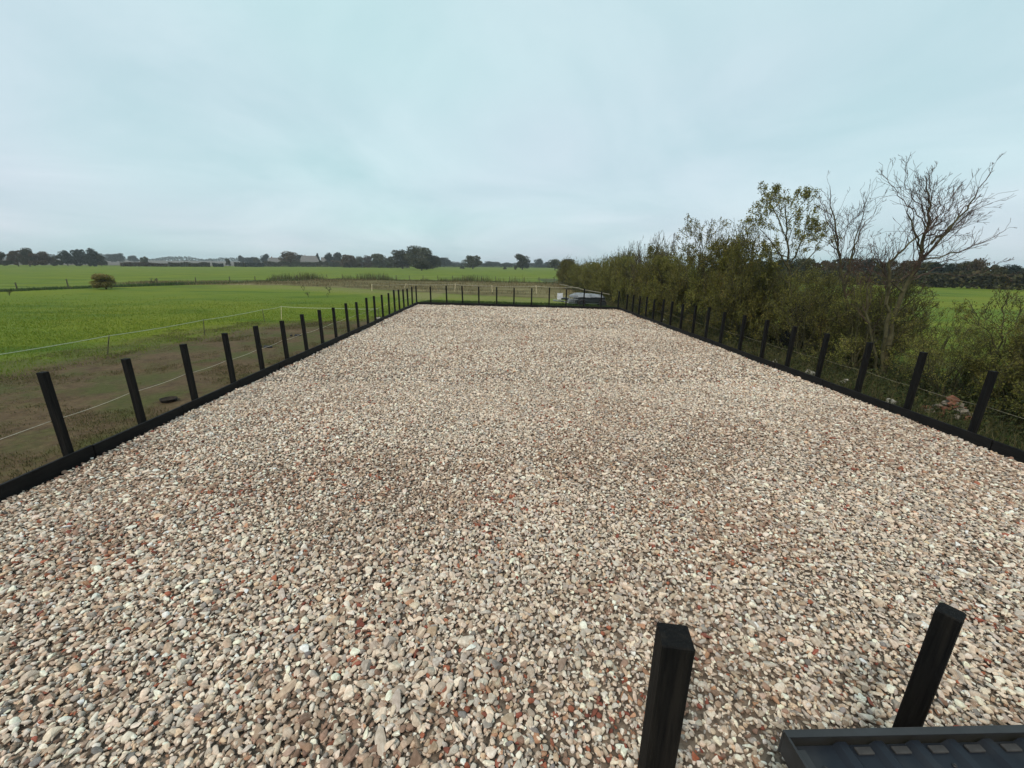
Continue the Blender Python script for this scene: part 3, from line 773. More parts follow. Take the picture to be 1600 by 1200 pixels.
def bush_mesh(seed, h, w, stems, leaves, lsize, lvl=3, kids=4.2, zlo=.15, leaf_top=1.0, r=.035, rmin=.006, flat=.8, dense_core=0):
    """hawthorn: several stems from the ground, twigs and leaves; returns branch mesh, leaf mesh"""
    rng = np.random.default_rng(seed); segs, fine = [], []
    for s in range(stems):
        a = 2 * np.pi * (s + rng.random() * .7) / stems; sp = rng.uniform(.15, .62) * w / h
        p = (rng.normal(0, .12) + .15 * math.cos(a), rng.normal(0, .12) + .15 * math.sin(a), -.1)
        grow(rng, p, (sp * math.cos(a), sp * math.sin(a), 1), h * rng.uniform(.7, 1.0), r * rng.uniform(.7, 1.2), lvl, segs, fine, rmin=rmin, kids=kids)
    for s in range(stems * 2):
        a = rng.uniform(0, 2 * np.pi); q = rng.uniform(0, .3) * w
        grow(rng, (q * math.cos(a), q * math.sin(a), -.05), (math.cos(a) * rng.uniform(.2, 1.1), math.sin(a) * rng.uniform(.2, 1.1), 1), h * rng.uniform(.3, .55), r * .5, max(lvl - 1, 1), segs, fine, rmin=rmin, kids=kids * 1.3)
    S = np.array(segs); F = np.array(fine)
    kz = h / np.percentile(F[:, 5], 98); kr = w * .5 / np.percentile(np.hypot(F[:, 3], F[:, 4]), 92)
    for A_ in (S, F):
        A_[:, [2, 5]] *= kz; A_[:, [0, 1, 3, 4]] *= kr
    # keep inside a rough envelope
    def env(P):
        rad = np.hypot(P[:, 0], P[:, 1]); zz = P[:, 2] / h
        return (rad < w * .5 * (1.0 + .12 * np.sin(P[:, 2] * 3 + seed)) * np.sqrt(np.clip(1.12 - zz, .05, 1)) * 1.15) & (P[:, 2] > -.2)
    S = S[env(S[:, 3:6])]; Fk = F[env(F[:, 3:6]) & (F[:, 2] > h * zlo) & (F[:, 5] < h * leaf_top)]
    thick = S[:, 6] > .014
    mb = MB()
    if thick.any(): mb.tubes(S[thick], 6)
    if (~thick).any(): mb.tubes(S[~thick], 3)
    me_b = mb.mesh('branches')
    k = rng.integers(0, len(Fk), leaves); t = rng.random((leaves, 1)); P = Fk[k, :3] * (1 - t) + Fk[k, 3:] * t + rng.normal(0, .06, (leaves, 3))
    V, Q = quads_at(rng, P, lsize * rng.uniform(.6, 1.35, leaves))
    cl = .5 * vnoise(P[:, 0] * 1.7 + seed, P[:, 2] * 1.7 + P[:, 1], seed) + .5 * rng.random(leaves)
    me_l = mesh_np('foliage', V, Q, attrs=dict(tint=np.repeat(np.clip(cl * 1.1 - .05, 0, 1), 4)))
    return me_b, me_l


def plant(name, meshes, loc, rz, sc, label, cat, group, bmat, lmat):
    o = empty(name, loc, rz, sc); tag(o, label, cat, group)
    if not meshes[0].materials: meshes[0].materials.append(bmat)
    link('branches', meshes[0], o)
    if meshes[1] is not None:
        if not meshes[1].materials: meshes[1].materials.append(lmat)
        link('foliage', meshes[1], o)
    return o


tips = [bush_mesh(350 + k, 6.0, 2.6, 4, 120, .06, kids=5.0, zlo=.1, rmin=.010, r=.04) for k in range(3)]
mid = [bush_mesh(250 + k, 4.3, 4.4, 13, 8500, .058, kids=4.4, zlo=.03, leaf_top=.9, rmin=.009, r=.04) for k in range(3)]
HB = 'hawthorn bushes of the hedge on the right'
dense = [bush_mesh(100 + k, 5.0, 5.2, 11, 20000, .085, kids=4.2, zlo=.02, leaf_top=.86, rmin=.009) for k in range(4)]
thin = [bush_mesh(200 + k, 4.0, 4.0, 8, 6500, .06, kids=4.6, zlo=.03, rmin=.006) for k in range(3)]
twiggy = [bush_mesh(300 + k, 5.2, 3.6, 6, 900, .06, kids=4.6, zlo=.1, rmin=.006) for k in range(2)]
rng = np.random.default_rng(77)
ys = np.concatenate([np.arange(96, 60, -4.6), np.arange(60, 21.5, -2.9)])
nd = len(ys)
for k, yv in enumerate(ys):
    near_far = 'far' if k < nd // 2 else 'near'
    lb = ('dense olive hawthorn bush in the hedge, %s from its far end' % ORD[k]) if k < 10 else 'dense leafy bush behind the right posts, %s before the leafy tall tree' % ORD[nd - 1 - k]
    s = rng.uniform(.92, 1.1)
    zs = s * np.interp(yv, [22, 30, 45, 60, 96], [1.18, 1.14, 1.08, 1.0, 1.02]) * rng.uniform(.92, 1.08)
    plant('hawthorn_bush', dense[k % 4], (13.4 + rng.normal(0, .35) + .004 * (yv - 24), yv + rng.normal(0, .3), GZ), rng.uniform(0, 6.28), (s * .95, s * .95, zs), lb, 'bush', HB, M['bark_green'], M['hedge_leaf'])
    if yv < 36 and k % 3 != 1:
        lf = [c for c in COL.objects if c.parent is not None and c.name.startswith('foliage')][-1]; lf.material_slots[0].link = 'OBJECT'; lf.material_slots[0].material = M['hedge_light']
# bare tips rising out of the dense row
for k, (yv, hh, lb) in enumerate([(36.2, 1.12, 'bare grey twiggy sapling standing tallest of the bare tips in the dense hedge'), (41.5, 1.1, 'bare grey sapling leaning left among the tips of the dense hedge'), (33.5, 1.12, 'bare grey sapling poking out of the dense hedge, nearest of the bare tips'), (38.8, 1.18, 'bare grey sapling poking out of the dense hedge, middle one of the bare tips'), (46.0, 1.05, 'bare grey sapling poking out of the dense hedge above the trailer'), (28.5, 1.2, 'bare thin sapling in the hedge beside the tall olive bush')]):
    plant('bare_sapling', tips[k % 3], (13.0 + .3 * (k % 2), yv, GZ), k * 1.7, (1.0, 1.0, hh), lb, 'sapling', 'bare saplings in the hedge', M['bark'], M['hedge_leaf'])
for k, (x, y, w_, h_, lb) in enumerate([(14.6, 21.0, .80, .92, 'dense olive bush at the foot of the leafy tall tree'), (14.9, 19.2, .78, .86, 'dense olive bush behind the dark mound'), (14.5, 17.6, .72, .84, 'dense olive bush left of the slim bare tree'), (15.0, 16.2, .74, .82, 'dense olive bush filling between the two bare trees'), (14.7, 15.2, .55, .80, 'dense olive bush left of the largest bare tree trunk'), (14.4, 10.6, .58, .60, 'dense dark bush at the right frame edge beyond the gap'), (14.2, 8.7, .62, .66, 'dense dark bush just outside the right frame edge')]):
    o = plant('hawthorn_bush', *((dense[k % 4], (x, y, GZ), k * 2.1, (w_, w_, h_)) if k > 4 else (mid[k % 3], (x, y, GZ), k * 2.1, (w_ * 1.25, w_ * 1.25, h_ * 1.12))), lb, 'bush', HB, M['bark_green'], M['hedge_leaf'])
    if k < 5 and k != 2: lf = o.children[-1]; lf.material_slots[0].link = 'OBJECT'; lf.material_slots[0].material = M['hedge_light']
# thinner bushes alongside the near half
nb = [(13.6, 21.6, 1.0, 0), (14.6, 19.6, .85, 1), (13.4, 17.8, .95, 2), (14.9, 16.4, .8, 0), (13.5, 14.9, .9, 1), (15.0, 13.4, .78, 2), (13.5, 11.6, .72, 0), (14.0, 9.7, .88, 1), (13.4, 8.0, .9, 2), (16.6, 11.2, .72, 0), (14.8, 6.6, .95, 1)]
nlab = ['under the leafy tall tree', 'behind the leafy tall tree', 'right of the dark mound', 'between the two bare trees, at the back', 'at the foot of the largest bare tree', 'just right of the largest bare tree', 'low in the gap where the green field shows', 'at the right frame edge behind the last posts', 'behind the nearest right post', 'at the far side of the gap against the green field', 'close beyond the right frame edge']
for k, (x, y, s, v) in enumerate(nb):
    plant('hawthorn_bush', thin[v], (x, y, GZ), k * 1.3, (s, s, s * rng.uniform(.9, 1.05)), 'thin twiggy bush ' + nlab[k], 'bush', 'thin bushes beside the near right posts', M['bark_green'], M['hedge_light'])


def traced_tree(name, limbs, Y, seed, label, cat, bmat, lmat=None, leaves=0, lsize=.06, leaf_lo=0.0, twig=1.0, lvl=2, lrange=(.25, .5), kids=3.2, squeeze=(1, .97)):
    """a tree with its main limbs laid out one by one, twigs grown from them"""
    rng = np.random.default_rng(seed); base = at_y(*limbs[0][0][0], Y); base[2] = GZ
    segs, fine = [], []
    for pts, r0, r1, depth in limbs:
        r0 = r0 * .8; bx_, by_ = limbs[0][0][0]
        pts = [(bx_ + (a_ - bx_) * squeeze[0], by_ - (by_ - b_) * squeeze[1]) for a_, b_ in pts]
        P = np.array([at_y(px, py, Y) for px, py in pts]) - base; P[:, 2] = np.maximum(P[:, 2], -.05)
        nP = len(P); P[:, 1] += np.linspace(0, 1, nP) * depth * .4
        # resample with small wobble
        t = np.linspace(0, nP - 1, (nP - 1) * 4 + 1); Ps = np.stack([np.interp(t, np.arange(nP), P[:, c]) for c in range(3)], 1)
        Ps[1:] += rng.normal(0, .03, Ps[1:].shape); rr = np.linspace(r0, r1, len(Ps))
        tot = np.linalg.norm(np.diff(Ps, axis=0), axis=1).sum()
        for i in range(len(Ps) - 1):
            segs.append((*Ps[i], *Ps[i + 1], rr[i], rr[i + 1])); d = nz_(Ps[i + 1] - Ps[i])
            fr = i / (len(Ps) - 1)
            if Ps[i + 1][2] > 1.3 and fr > .2:
                for _ in range(rng.poisson(2.6 * twig)):
                    a = rng.uniform(.35, .8); tt = nz_(np.cross(d, rng.normal(size=3)))
                    grow(rng, Ps[i + 1], d * math.cos(a) + tt * math.sin(a) + np.array([0, 0, .15]), min(tot * rng.uniform(*lrange), rng.uniform(.9, 2.0)) * (1.05 - .85 * fr), rr[i] * .36, lvl, segs, fine, up=.12, wob=.10, kids=kids, rmin=.0048, ang=(.35, .8), step=.25)
    S = np.array(segs); o = empty(name, base); tag(o, label, cat)
    th = S[:, 6] > .02
    tr = MB().tubes(S[th], 8); link('trunk', tr.mesh('trunk', smooth=True), o, bmat)
    link('twigs', MB().tubes(S[~th], 3).mesh('twigs'), o, M['twig_red'] if lmat is None else bmat)
    if lmat is not None and leaves:
        F = np.array(fine); F = F[F[:, 2] > leaf_lo]; w_ = np.linalg.norm(F[:, 3:] - F[:, :3], axis=1); k = rng.choice(len(F), leaves, p=w_ / w_.sum()); t = rng.random((leaves, 1))
        P = F[k, :3] * (1 - t) + F[k, 3:] * t + rng.normal(0, .05, (leaves, 3))
        V, Q = quads_at(rng, P, lsize * rng.uniform(.6, 1.3, leaves))
        link('foliage', mesh_np('foliage', V, Q, attrs=dict(tint=np.repeat(rng.random(leaves) * .95, 4))), o, lmat)
    return o


def fan(seed, axis, cnt, a0, a1, rad, r):
    """straight thin boughs fanning out of the upper stem"""
    rg = np.random.default_rng(seed); out = []
    for k in range(cnt):
        t = rg.random(); a = axis[0]; b = axis[1]; p = (a[0] + (b[0] - a[0]) * t, a[1] + (b[1] - a[1]) * t)
        an = math.radians(a0 + (a1 - a0) * ((k + rg.random()) / cnt)); L = rad * rg.uniform(.65, 1.0) * (1 - .25 * t)
        pts = [p]
        for q in (.35, .7, 1.0):
            aa = an * (1 - .16 * q) + rg.normal(0, .05); pts.append((p[0] + L * q * math.sin(aa), p[1] - L * q * math.cos(aa)))
        out.append((pts, r * rg.uniform(.7, 1.2), .006, rg.normal(0, 1.1)))
    return out


traced_tree('bare_tree', [
    ([(1378, 590), (1392, 520), (1412, 450), (1440, 400), (1456, 340), (1460, 300), (1452, 258)], .12, .012, .3),
    ([(1440, 400), (1480, 350), (1510, 308), (1533, 258)], .05, .010, -.6),
    ([(1456, 372), (1500, 335), (1550, 288)], .045, .010, .8),
    ([(1442, 398), (1490, 385), (1548, 352)], .035, .009, -1.0),
    ([(1428, 415), (1470, 404), (1530, 393)], .035, .008, 1.1),
    ([(1412, 450), (1385, 420), (1375, 395), (1368, 370)], .045, .010, .7),
    ([(1445, 385), (1425, 355), (1412, 320), (1420, 290)], .04, .009, -.5),
    ([(1375, 590), (1383, 500), (1384, 440), (1382, 398), (1408, 372), (1440, 348)], .085, .014, -.8),
    ([(1372, 590), (1362, 520), (1360, 455), (1372, 410)], .06, .014, .6),
] + fan(4, ((1420, 440), (1456, 335)), 24, -28, 100, 138, .022) + fan(6, ((1384, 450), (1383, 400)), 9, -70, 75, 75, .018), 14.0, 5, 'largest bare tree on the right with a fan of reddish twigs', 'tree', M['bark_green'], twig=.5, kids=2.0, squeeze=(.985, .955))
traced_tree('bare_tree', [
    ([(1338, 580), (1324, 470), (1313, 400), (1305, 340), (1301, 282)], .08, .010, .3),
    ([(1320, 440), (1331, 370), (1347, 296)], .04, .009, -.6),
    ([(1314, 395), (1296, 335), (1287, 298)], .03, .008, .5),
    ([(1327, 405), (1346, 355), (1381, 315)], .035, .008, .7),
    ([(1331, 500), (1350, 440), (1362, 390)], .035, .008, -.7),
] + fan(5, ((1322, 460), (1306, 340)), 14, -45, 62, 95, .018), 16.6, 8, 'slim bare tree left of the largest bare tree', 'tree', M['bark_green'], twig=.55, kids=1.7, squeeze=(1, .97))
traced_tree('leafy_tree', [
    ([(1236, 545), (1236, 460), (1232, 390), (1230, 340), (1228, 292)], .09, .010, .2),
    ([(1234, 420), (1205, 375), (1178, 345)], .045, .009, -.6),
    ([(1234, 410), (1258, 360), (1272, 318)], .045, .009, .7),
    ([(1231, 370), (1212, 325), (1206, 300)], .035, .008, .4),
    ([(1235, 430), (1265, 390), (1285, 355)], .04, .008, -.5),
    ([(1233, 400), (1195, 385), (1172, 372)], .03, .008, .8),
    ([(1230, 345), (1250, 315), (1262, 300)], .025, .008, -.3),
] + fan(7, ((1236, 450), (1230, 340)), 16, -72, 70, 88, .018), 19.8, 9, 'leafy tall slender tree with loose crown above the hedge', 'tree', M['bark_green'], M['hedge_leaf'], 6200, .085, 2.0, twig=.6, kids=2.2, squeeze=(1.08, .98))
plant('hawthorn_bush', dense[1], (13.6, 24.2, GZ), 2.2, (.78, .78, 1.26), 'round olive bush standing proud of the dense hedge, tallest of the leafy ones', 'bush', HB, M['bark_green'], M['hedge_leaf'])
traced_tree('leafy_tree', fan(15, ((1100, 470), (1096, 380)), 15, -60, 60, 74, .016) + [
    ([(1103, 540), (1101, 450), (1098, 390), (1094, 345)], .06, .010, .2),
    ([(1100, 420), (1122, 375), (1132, 350)], .03, .008, .4),
], 24.6, 21, 'small leafy tree with feathery top rising from the dense olive hedge', 'tree', M['bark_green'], M['hedge_leaf'], 2600, .085, 2.4, twig=.6, kids=2.2)
traced_tree('bare_sapling', [
    ([(1563, 640), (1565, 560), (1570, 500), (1578, 455)], .035, .009, .2),
    ([(1566, 560), (1535, 510), (1512, 480)], .022, .008, -.3),
    ([(1567, 540), (1590, 500), (1605, 470)], .022, .008, .3),
], 10.8, 14, 'thin dark sapling by the right frame edge before the green field', 'sapling', M['bark_green'], M['hedge_leaf'], 500, .05, .8, twig=.8, lvl=1)

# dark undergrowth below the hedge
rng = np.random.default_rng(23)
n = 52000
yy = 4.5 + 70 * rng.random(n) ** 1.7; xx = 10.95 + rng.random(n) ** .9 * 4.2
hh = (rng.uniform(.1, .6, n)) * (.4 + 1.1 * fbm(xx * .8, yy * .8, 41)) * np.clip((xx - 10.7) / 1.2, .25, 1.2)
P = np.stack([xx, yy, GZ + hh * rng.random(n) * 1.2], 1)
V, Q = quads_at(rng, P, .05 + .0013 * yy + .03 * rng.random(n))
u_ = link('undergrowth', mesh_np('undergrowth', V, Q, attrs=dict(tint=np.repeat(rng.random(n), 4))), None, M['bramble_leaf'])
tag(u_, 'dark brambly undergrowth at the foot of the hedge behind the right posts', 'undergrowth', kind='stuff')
n = 26000
yy = 4.5 + 50 * rng.random(n) ** 1.6; xx = 10.8 + rng.random(n) ** 1.2 * 5.2
blade_obj('hedge_grass', rng, np.stack([xx, yy, 0 * xx + GZ], 1), rng.uniform(.12, .5, n), .012 + .0006 * yy, M['dull_blade'], 'long dull grass below the hedge behind the right posts', 'grass', .8)

# pointed near-black mound in the hedge
rng = np.random.default_rng(31)
bs = at_y(1247, 505, 19.0); bx, by = bs[0], 19.0
apex = at_y(1246, 456, 19.0)[2] - GZ
t = np.linspace(0, 1, 13); a = np.linspace(0, 2 * np.pi, 25)[:-1]
V = []; 
for ti in t:
    for ai in a:
        rad = (.72 * (1 - ti) ** .8 + .04) * (1 + .18 * math.sin(ai * 5 + 2 * ti) + .08 * math.sin(ai * 11)) * (1 - .25 * (1 - ti) ** 6)
        V.append((rad * math.cos(ai) * .85, rad * math.sin(ai), ti * apex + rng.normal(0, .015)))
ia = np.arange(13 * 24).reshape(13, 24); ib = np.roll(ia, -1, 1)
Q = np.stack([ia[:-1], ib[:-1], ib[1:], ia[1:]], -1).reshape(-1, 4)
o = link('dark_mound', mesh_np('dark_mound', V, Q, smooth=True), None, M['mound_black']); o.location = (bx, by, GZ)
tag(o, 'dark pointed mound half hidden in the hedge', 'sheeting')

# ------------------------------------------------------------------ rubble, stones, feed tub, clods
def lump(seed, size, mat, name, loc, label, cat, group, flat=.7):
    r_ = np.random.default_rng(seed); mb = MB()
    M3 = np.eye(3); mb.box((0, 0, 0), (size, size * r_.uniform(.55, .9), size * flat * r_.uniform(.6, 1)), r_.uniform(0, 3), ch=size * .09, jit=size * .07, rng=r_)
    o = mb.build(name, mat); o.location = loc; o.rotation_euler = (r_.normal(0, .3), r_.normal(0, .3), r_.uniform(0, 6)); return tag(o, label, cat, group)


g0 = gp(1500, 655)
k = 0
for lv, cnt, rad in ((0, 9, .42), (1, 5, .24), (2, 3, .1), (3, 1, .0)):
    for q in range(cnt):
        a = 2 * math.pi * q / max(cnt, 1) + lv; k += 1
        brick = k % 2 == 0
        lump(500 + k, rng.uniform(.17, .28), M['brick'] if brick else M['rubble'], 'brick_lump' if brick else 'concrete_lump', (g0[0] + rad * math.cos(a) * 1.0, g0[1] + .3 + rad * math.sin(a), GZ + .07 + lv * .13),
             'broken red brick lump in the rubble heap outside the near right board' if brick else 'broken pale concrete lump in the rubble heap outside the near right board', 'rubble',
             'broken bricks of the rubble heap' if brick else 'broken concrete lumps of the rubble heap')
for k, (px, py, s, lb) in enumerate([(1266, 584, .34, 'pale angular stone outside the right board, fifth post from the near end'), (1210, 565, .2, 'small pale stone outside the right board left of the large angular one'), (1318, 596, .24, 'dull pale stone outside the right board behind the fourth post from the near end'), (1392, 628, .22, 'pale stone beside the third post from the near end on the right'), (1464, 633, .13, 'small white stone left of the rubble heap'), (1012, 489, .3, 'white scrap lying outside the right board near the far corner'), (1038, 500, .3, 'pale scrap lying outside the right board at its far third')]):
    g = gp(px, py + 3); lump(700 + k, s, M['palestone'], 'loose_stone', (max(g[0], 11.0), g[1], GZ + s * .25), lb, 'stone', 'pale stones outside the right board')
g = gp(591, 500); lump(760, .4, M['palestone'], 'loose_stone', (min(g[0], -8.6), g[1], GZ + .12), 'pale white block against the outside of the left board', 'stone', None, .4)

# rubber feed tub on the mud
g = gp(264, 627); tub = empty('feed_tub', (g[0], g[1], GZ + .01), 0, (.74, .74, .66)); tag(tub, 'low round black rubber feed tub lying on the mud beside the left board', 'feed tub')
t = np.linspace(0, 2 * np.pi, 33)[:-1]
pr = [(.02, .04), (.20, .04), (.25, .11), (.265, .125), (.28, .12), (.275, .10), (.24, 0.0), (.02, 0.0)]
V = np.concatenate([np.stack([r_ * np.cos(t), r_ * np.sin(t), 0 * t + h_], 1) for r_, h_ in pr]); kk = len(pr)
Q = [[p * 32 + i, p * 32 + (i + 1) % 32, ((p + 1) % kk) * 32 + (i + 1) % 32, ((p + 1) % kk) * 32 + i] for p in range(kk) for i in range(32)]
link('bowl', mesh_np('bowl', V, Q, smooth=True), tub, mat_noise('muddy_rubber', (.014, .013, .012), (.05, .04, .03), 9, .85, .3, spec=.1))
for s in (-1, 1): MB().poly_tube([(s * .27, -.06, .11), (s * .32, -.03, .10), (s * .32, .03, .10), (s * .27, .06, .11)], .012, 6).build('handle', M['rubber'], tub)
for k, (px, py, s, lb) in enumerate([(418, 544, .42, 'dark clod of dung on the mud between the fifth and sixth left posts'), (465, 526, .34, 'dark clod of dung on the mud behind the seventh left post')]):
    g = gp(px, py); V, Q = [], []
    r_ = np.random.default_rng(800 + k); mb = MB()
    for q in range(7):
        P = np.array([r_.normal(0, s * .3), r_.normal(0, s * .3), .02 + .02 * r_.random()]); ss = s * r_.uniform(.25, .45)
        mb.disc_ring(P, (r_.normal(0, .15), r_.normal(0, .15), 1), 0, ss * .6, .07 + .05 * r_.random(), 9)
    o = mb.build('dung_clod', M['rubber']); o.location = (g[0], g[1], GZ + .03); tag(o, lb, 'clod', 'dark clods on the mud')

# ------------------------------------------------------------------ trailer by the far right corner
ta = gp(893, 476); tb = gp(947, 477)
TY = 40.2
x0 = at_y(889, 470, TY)[0]; x1 = at_y(947, 470, TY)[0]; TL = x1 - x0
tr = empty('farm_trailer', (x0, TY, GZ), -.06); tag(tr, 'small dark flat trailer under pale sheeting outside the far right corner', 'trailer')
tz = lambda py: at_y(915, py, TY)[2] - GZ
zb, zt_, zc = .42, tz(463.8), tz(458.3)
mb = MB(); mb.box((TL * .56, .75, (zb + zt_) / 2), (TL * .80, 1.5, zt_ - zb), ch=.03)
for q in range(6): mb.box((TL * (.2 + q * .145), -.012, (zb + zt_) / 2), (.05, .03, zt_ - zb - .04))
mb.build('body', M['trailer_dark'], tr)
mb = MB(); mb.box((TL * .5, .3, zb - .08), (TL * 1.0, .09, .12)); mb.box((TL * .5, 1.2, zb - .08), (TL * 1.0, .09, .12)); mb.box((TL * .06, .75, zb + .1), (TL * .16, 1.2, .30), ch=.04)
mb.build('chassis', M['galv'], tr)
rows = 9; cols = 19; V = []
for j_ in range(rows):
    for i_ in range(cols):
        u, v = i_ / (cols - 1), j_ / (rows - 1)
        zz = zt_ + (zc - zt_) * (math.sin(math.pi * min(1, max(0, v))) ** .6) * (1 - .55 * u ** 2) * min(1, u * 5 + .1) + .03 * math.sin(i_ * 1.9) * math.sin(j_ * 1.3 + i_)
        V.append((TL * (.02 + .88 * u), -.06 + 1.62 * v, zz + .02 - (.05 if j_ in (0, rows - 1) else 0)))
V = np.array(V); ii = np.arange(rows * cols).reshape(rows, cols); Q = np.stack([ii[:-1, :-1], ii[:-1, 1:], ii[1:, 1:], ii[1:, :-1]], -1).reshape(-1, 4)
V2 = V - [0, 0, .02]; mb = MB().add(np.concatenate([V, V2]), np.concatenate([Q, Q[:, ::-1] + len(V)])); mb.build('cover', M['sheet_cover'], tr, True)
for wx in (.34, .90):
    for wy, sg in ((-.08, -1), (1.58, 1)):
        mb = MB().disc_ring((TL * wx, wy, .36), (0, 1, 0), .19, .36, .20, 24); wh = mb.build('wheel', M['rubber'], tr, True)
        MB().disc_ring((TL * wx, wy + sg * .03, .36), (0, 1, 0), .0, .19, .12, 16).build('rim', M['trailer_dark'], wh)
mb = MB(); mb.poly_tube([(0, .75, zb - .06), (-TL * .34, .75, .5)], .05, 6); mb.poly_tube([(0, .2, zb - .06), (-TL * .22, .75, .52)], .04, 6); mb.poly_tube([(0, 1.3, zb - .06), (-TL * .22, .75, .52)], .04, 6)
mb.box((-TL * .36, .75, .53), (TL * .10, .14, .12), ch=.02); mb.build('drawbar', M['galv'], tr)
MB().box((-TL * .23, .6, .93), (.55, .05, .62), .15, ch=.01).build('nose_panel', M['white_panel'], tr)
MB().box((-TL * .10, .7, .72), (.7, .8, .16), ch=.02).build('front_rack', M['trailer_dark'], tr)
mb = MB()
for q in range(5): mb.poly_tube([(TL * (.0 + .05 * q), .0, zb), (TL * (.02 + .05 * q), .02, zt_ + .12)], .03, 5)
mb.box((TL * .12, .0, zt_ + .1), (TL * .24, .06, .06)); mb.box((TL * .12, .0, zb + .28), (TL * .24, .06, .05)); mb.build('headboard_rail', M['galv'], tr)
pa, pb = at_y(874, 444, 41.6), at_y(952, 460, 43.4)
MB().poly_tube([pa, pa * .5 + pb * .5 - [0, 0, .06], pb], [.035, .05, .055], 7).build('wooden_pole', M['pole'])
tag(bpy.data.objects['wooden_pole'], 'long bleached pole leaning across behind the trailer into the hedge', 'pole')
pa, pb = at_y(880, 450, 42.2), at_y(938, 458, 44.0)
o = MB().poly_tube([pa, pb], [.03, .04], 7).build('wooden_pole', M['bark']); tag(o, 'shorter grey pole leaning under the long bleached pole behind the trailer', 'pole')

# ------------------------------------------------------------------ weeds and fence across the middle distance
rng = np.random.default_rng(41)
n = 30000
xx = rng.uniform(-66, 13, n); lo = np.interp(xx, dirt_lo[:, 0], dirt_lo[:, 1]); hi = np.interp(xx, dirt_hi[:, 0], dirt_hi[:, 1])
yy = lo + (hi - lo) * rng.random(n) ** .8; c = fbm(xx * .16, yy * .3, 44); kp = rng.random(n) < sstep(.35, .62, c) * .9 + .08
xx, yy = xx[kp], yy[kp]
blade_obj('dead_weeds', rng, np.stack([xx, yy, 0 * xx + GZ], 1), rng.uniform(.12, .7, len(xx)), .045, M['weed'], 'low brown dead weeds over the dug earth beyond the far fence', 'weeds', .6)
n = 9000
s = rng.random(n); hx = np.interp(s, np.linspace(0, 1, len(dirt_hi)), dirt_hi[:, 0]); hy = np.interp(s, np.linspace(0, 1, len(dirt_hi)), dirt_hi[:, 1])
xx = hx + rng.normal(0, .8, n); yy = hy + 1.0 + np.abs(rng.normal(0, 2.2, n)); c = fbm(xx * .3, yy * .15, 46)
blade_obj('tall_weeds', rng, np.stack([xx, yy, 0 * xx + GZ], 1), rng.uniform(.15, 1.45, n) ** 1.3 * (.3 + 1.2 * sstep(.4, .75, c)), .06, M['weed_green'], 'tall green and brown weeds growing along the distant wire fence', 'weeds', .35)
n = 9000
s = rng.random(n); hx = np.interp(s, np.linspace(0, 1, len(ditch)), ditch[:, 0]); hy = np.interp(s, np.linspace(0, 1, len(ditch)), ditch[:, 1])
xx = hx + rng.normal(0, .5, n); yy = hy + rng.normal(0, .9, n) + .5; c = fbm(xx * .2, yy * .1, 47)
blade_obj('ditch_grass', rng, np.stack([xx, yy, 0 * xx + GZ], 1), rng.uniform(.2, .8, n) * (.35 + .9 * c), .06, M['rank_blade'], 'dark rough grass along the ditch across the left field', 'grass', .5)
# the ditch itself: a low dark earth cut
dd = ditch[np.argsort(ditch[:, 0])]; t = np.linspace(0, 1, 80); cx_ = np.interp(t, np.linspace(0, 1, len(dd)), dd[:, 0]); cy_ = np.interp(t, np.linspace(0, 1, len(dd)), dd[:, 1])
wv = .55 + .3 * vnoise(t * 30, t * 0, 3)
V = []
for o_, zz in ((-1, .02), (-.5, .10), (0, .16), (.5, .12), (1, .02)): V.append(np.stack([cx_, cy_ + o_ * wv, GZ + .02 + zz * (.5 + vnoise(t * 50, t * 0 + o_, 4))], 1))
V = np.concatenate(V); ii = np.arange(400).reshape(5, 80); Q = np.stack([ii[:-1, :-1], ii[:-1, 1:], ii[1:, 1:], ii[1:, :-1]], -1).reshape(-1, 4)
o = link('ditch_bank', mesh_np('ditch_bank', V, Q, smooth=True), None, mat_noise('ditch_soil', (.022, .018, .010), (.05, .042, .02), 1.5, .95, .4)); tag(o, kind='structure')

wf = empty('wire_fence', (dirt_hi[3][0], dirt_hi[3][1], GZ)); tag(wf, 'distant wire fence on thin wooden posts behind the dug earth and weeds', 'wire fence')
O = np.array(wf.location); pl = []
line = np.concatenate([dirt_hi[1:] + [0, 2.2]]);
ln = np.concatenate([[0], np.cumsum(np.linalg.norm(np.diff(line, axis=0), axis=1))])
pm = MB().box((0, 0, .55), (.11, .11, 1.5), ch=.01).mesh('post'); pm.materials.append(M['stake_dark'])
for q in np.arange(0, ln[-1], 3.4):
    x, y = np.interp(q, ln, line[:, 0]), np.interp(q, ln, line[:, 1]); pl.append((x, y)); po = link('post', pm, wf); po.location = (x - O[0], y - O[1], rng.normal(0, .05))
mb = MB()
for zz in (.45, .8, 1.15): mb.poly_tube([np.array([a_[0], a_[1], zz + GZ]) - O for a_ in pl], .006, 4)
mb.build('wire', M['galv'], wf)

wf = empty('wire_fence', (ditch[3][0], ditch[3][1], GZ)); tag(wf, 'thin wire fence along the ditch across the left field', 'wire fence')
O = np.array(wf.location); line = ditch + [0, 1.5]; ln = np.concatenate([[0], np.cumsum(np.linalg.norm(np.diff(line, axis=0), axis=1))]); pl = []
for q in np.arange(0, ln[-1], 5.5):
    x, y = np.interp(q, ln, line[:, 0]), np.interp(q, ln, line[:, 1]); pl.append((x, y)); po = link('post', pm, wf); po.location = (x - O[0], y - O[1], rng.normal(-.1, .06))
mb = MB()
for zz in (.4, .85): mb.poly_tube([np.array([a_[0], a_[1], zz + GZ]) - O for a_ in pl], .004, 4)
mb.build('wire', M['galv'], wf)

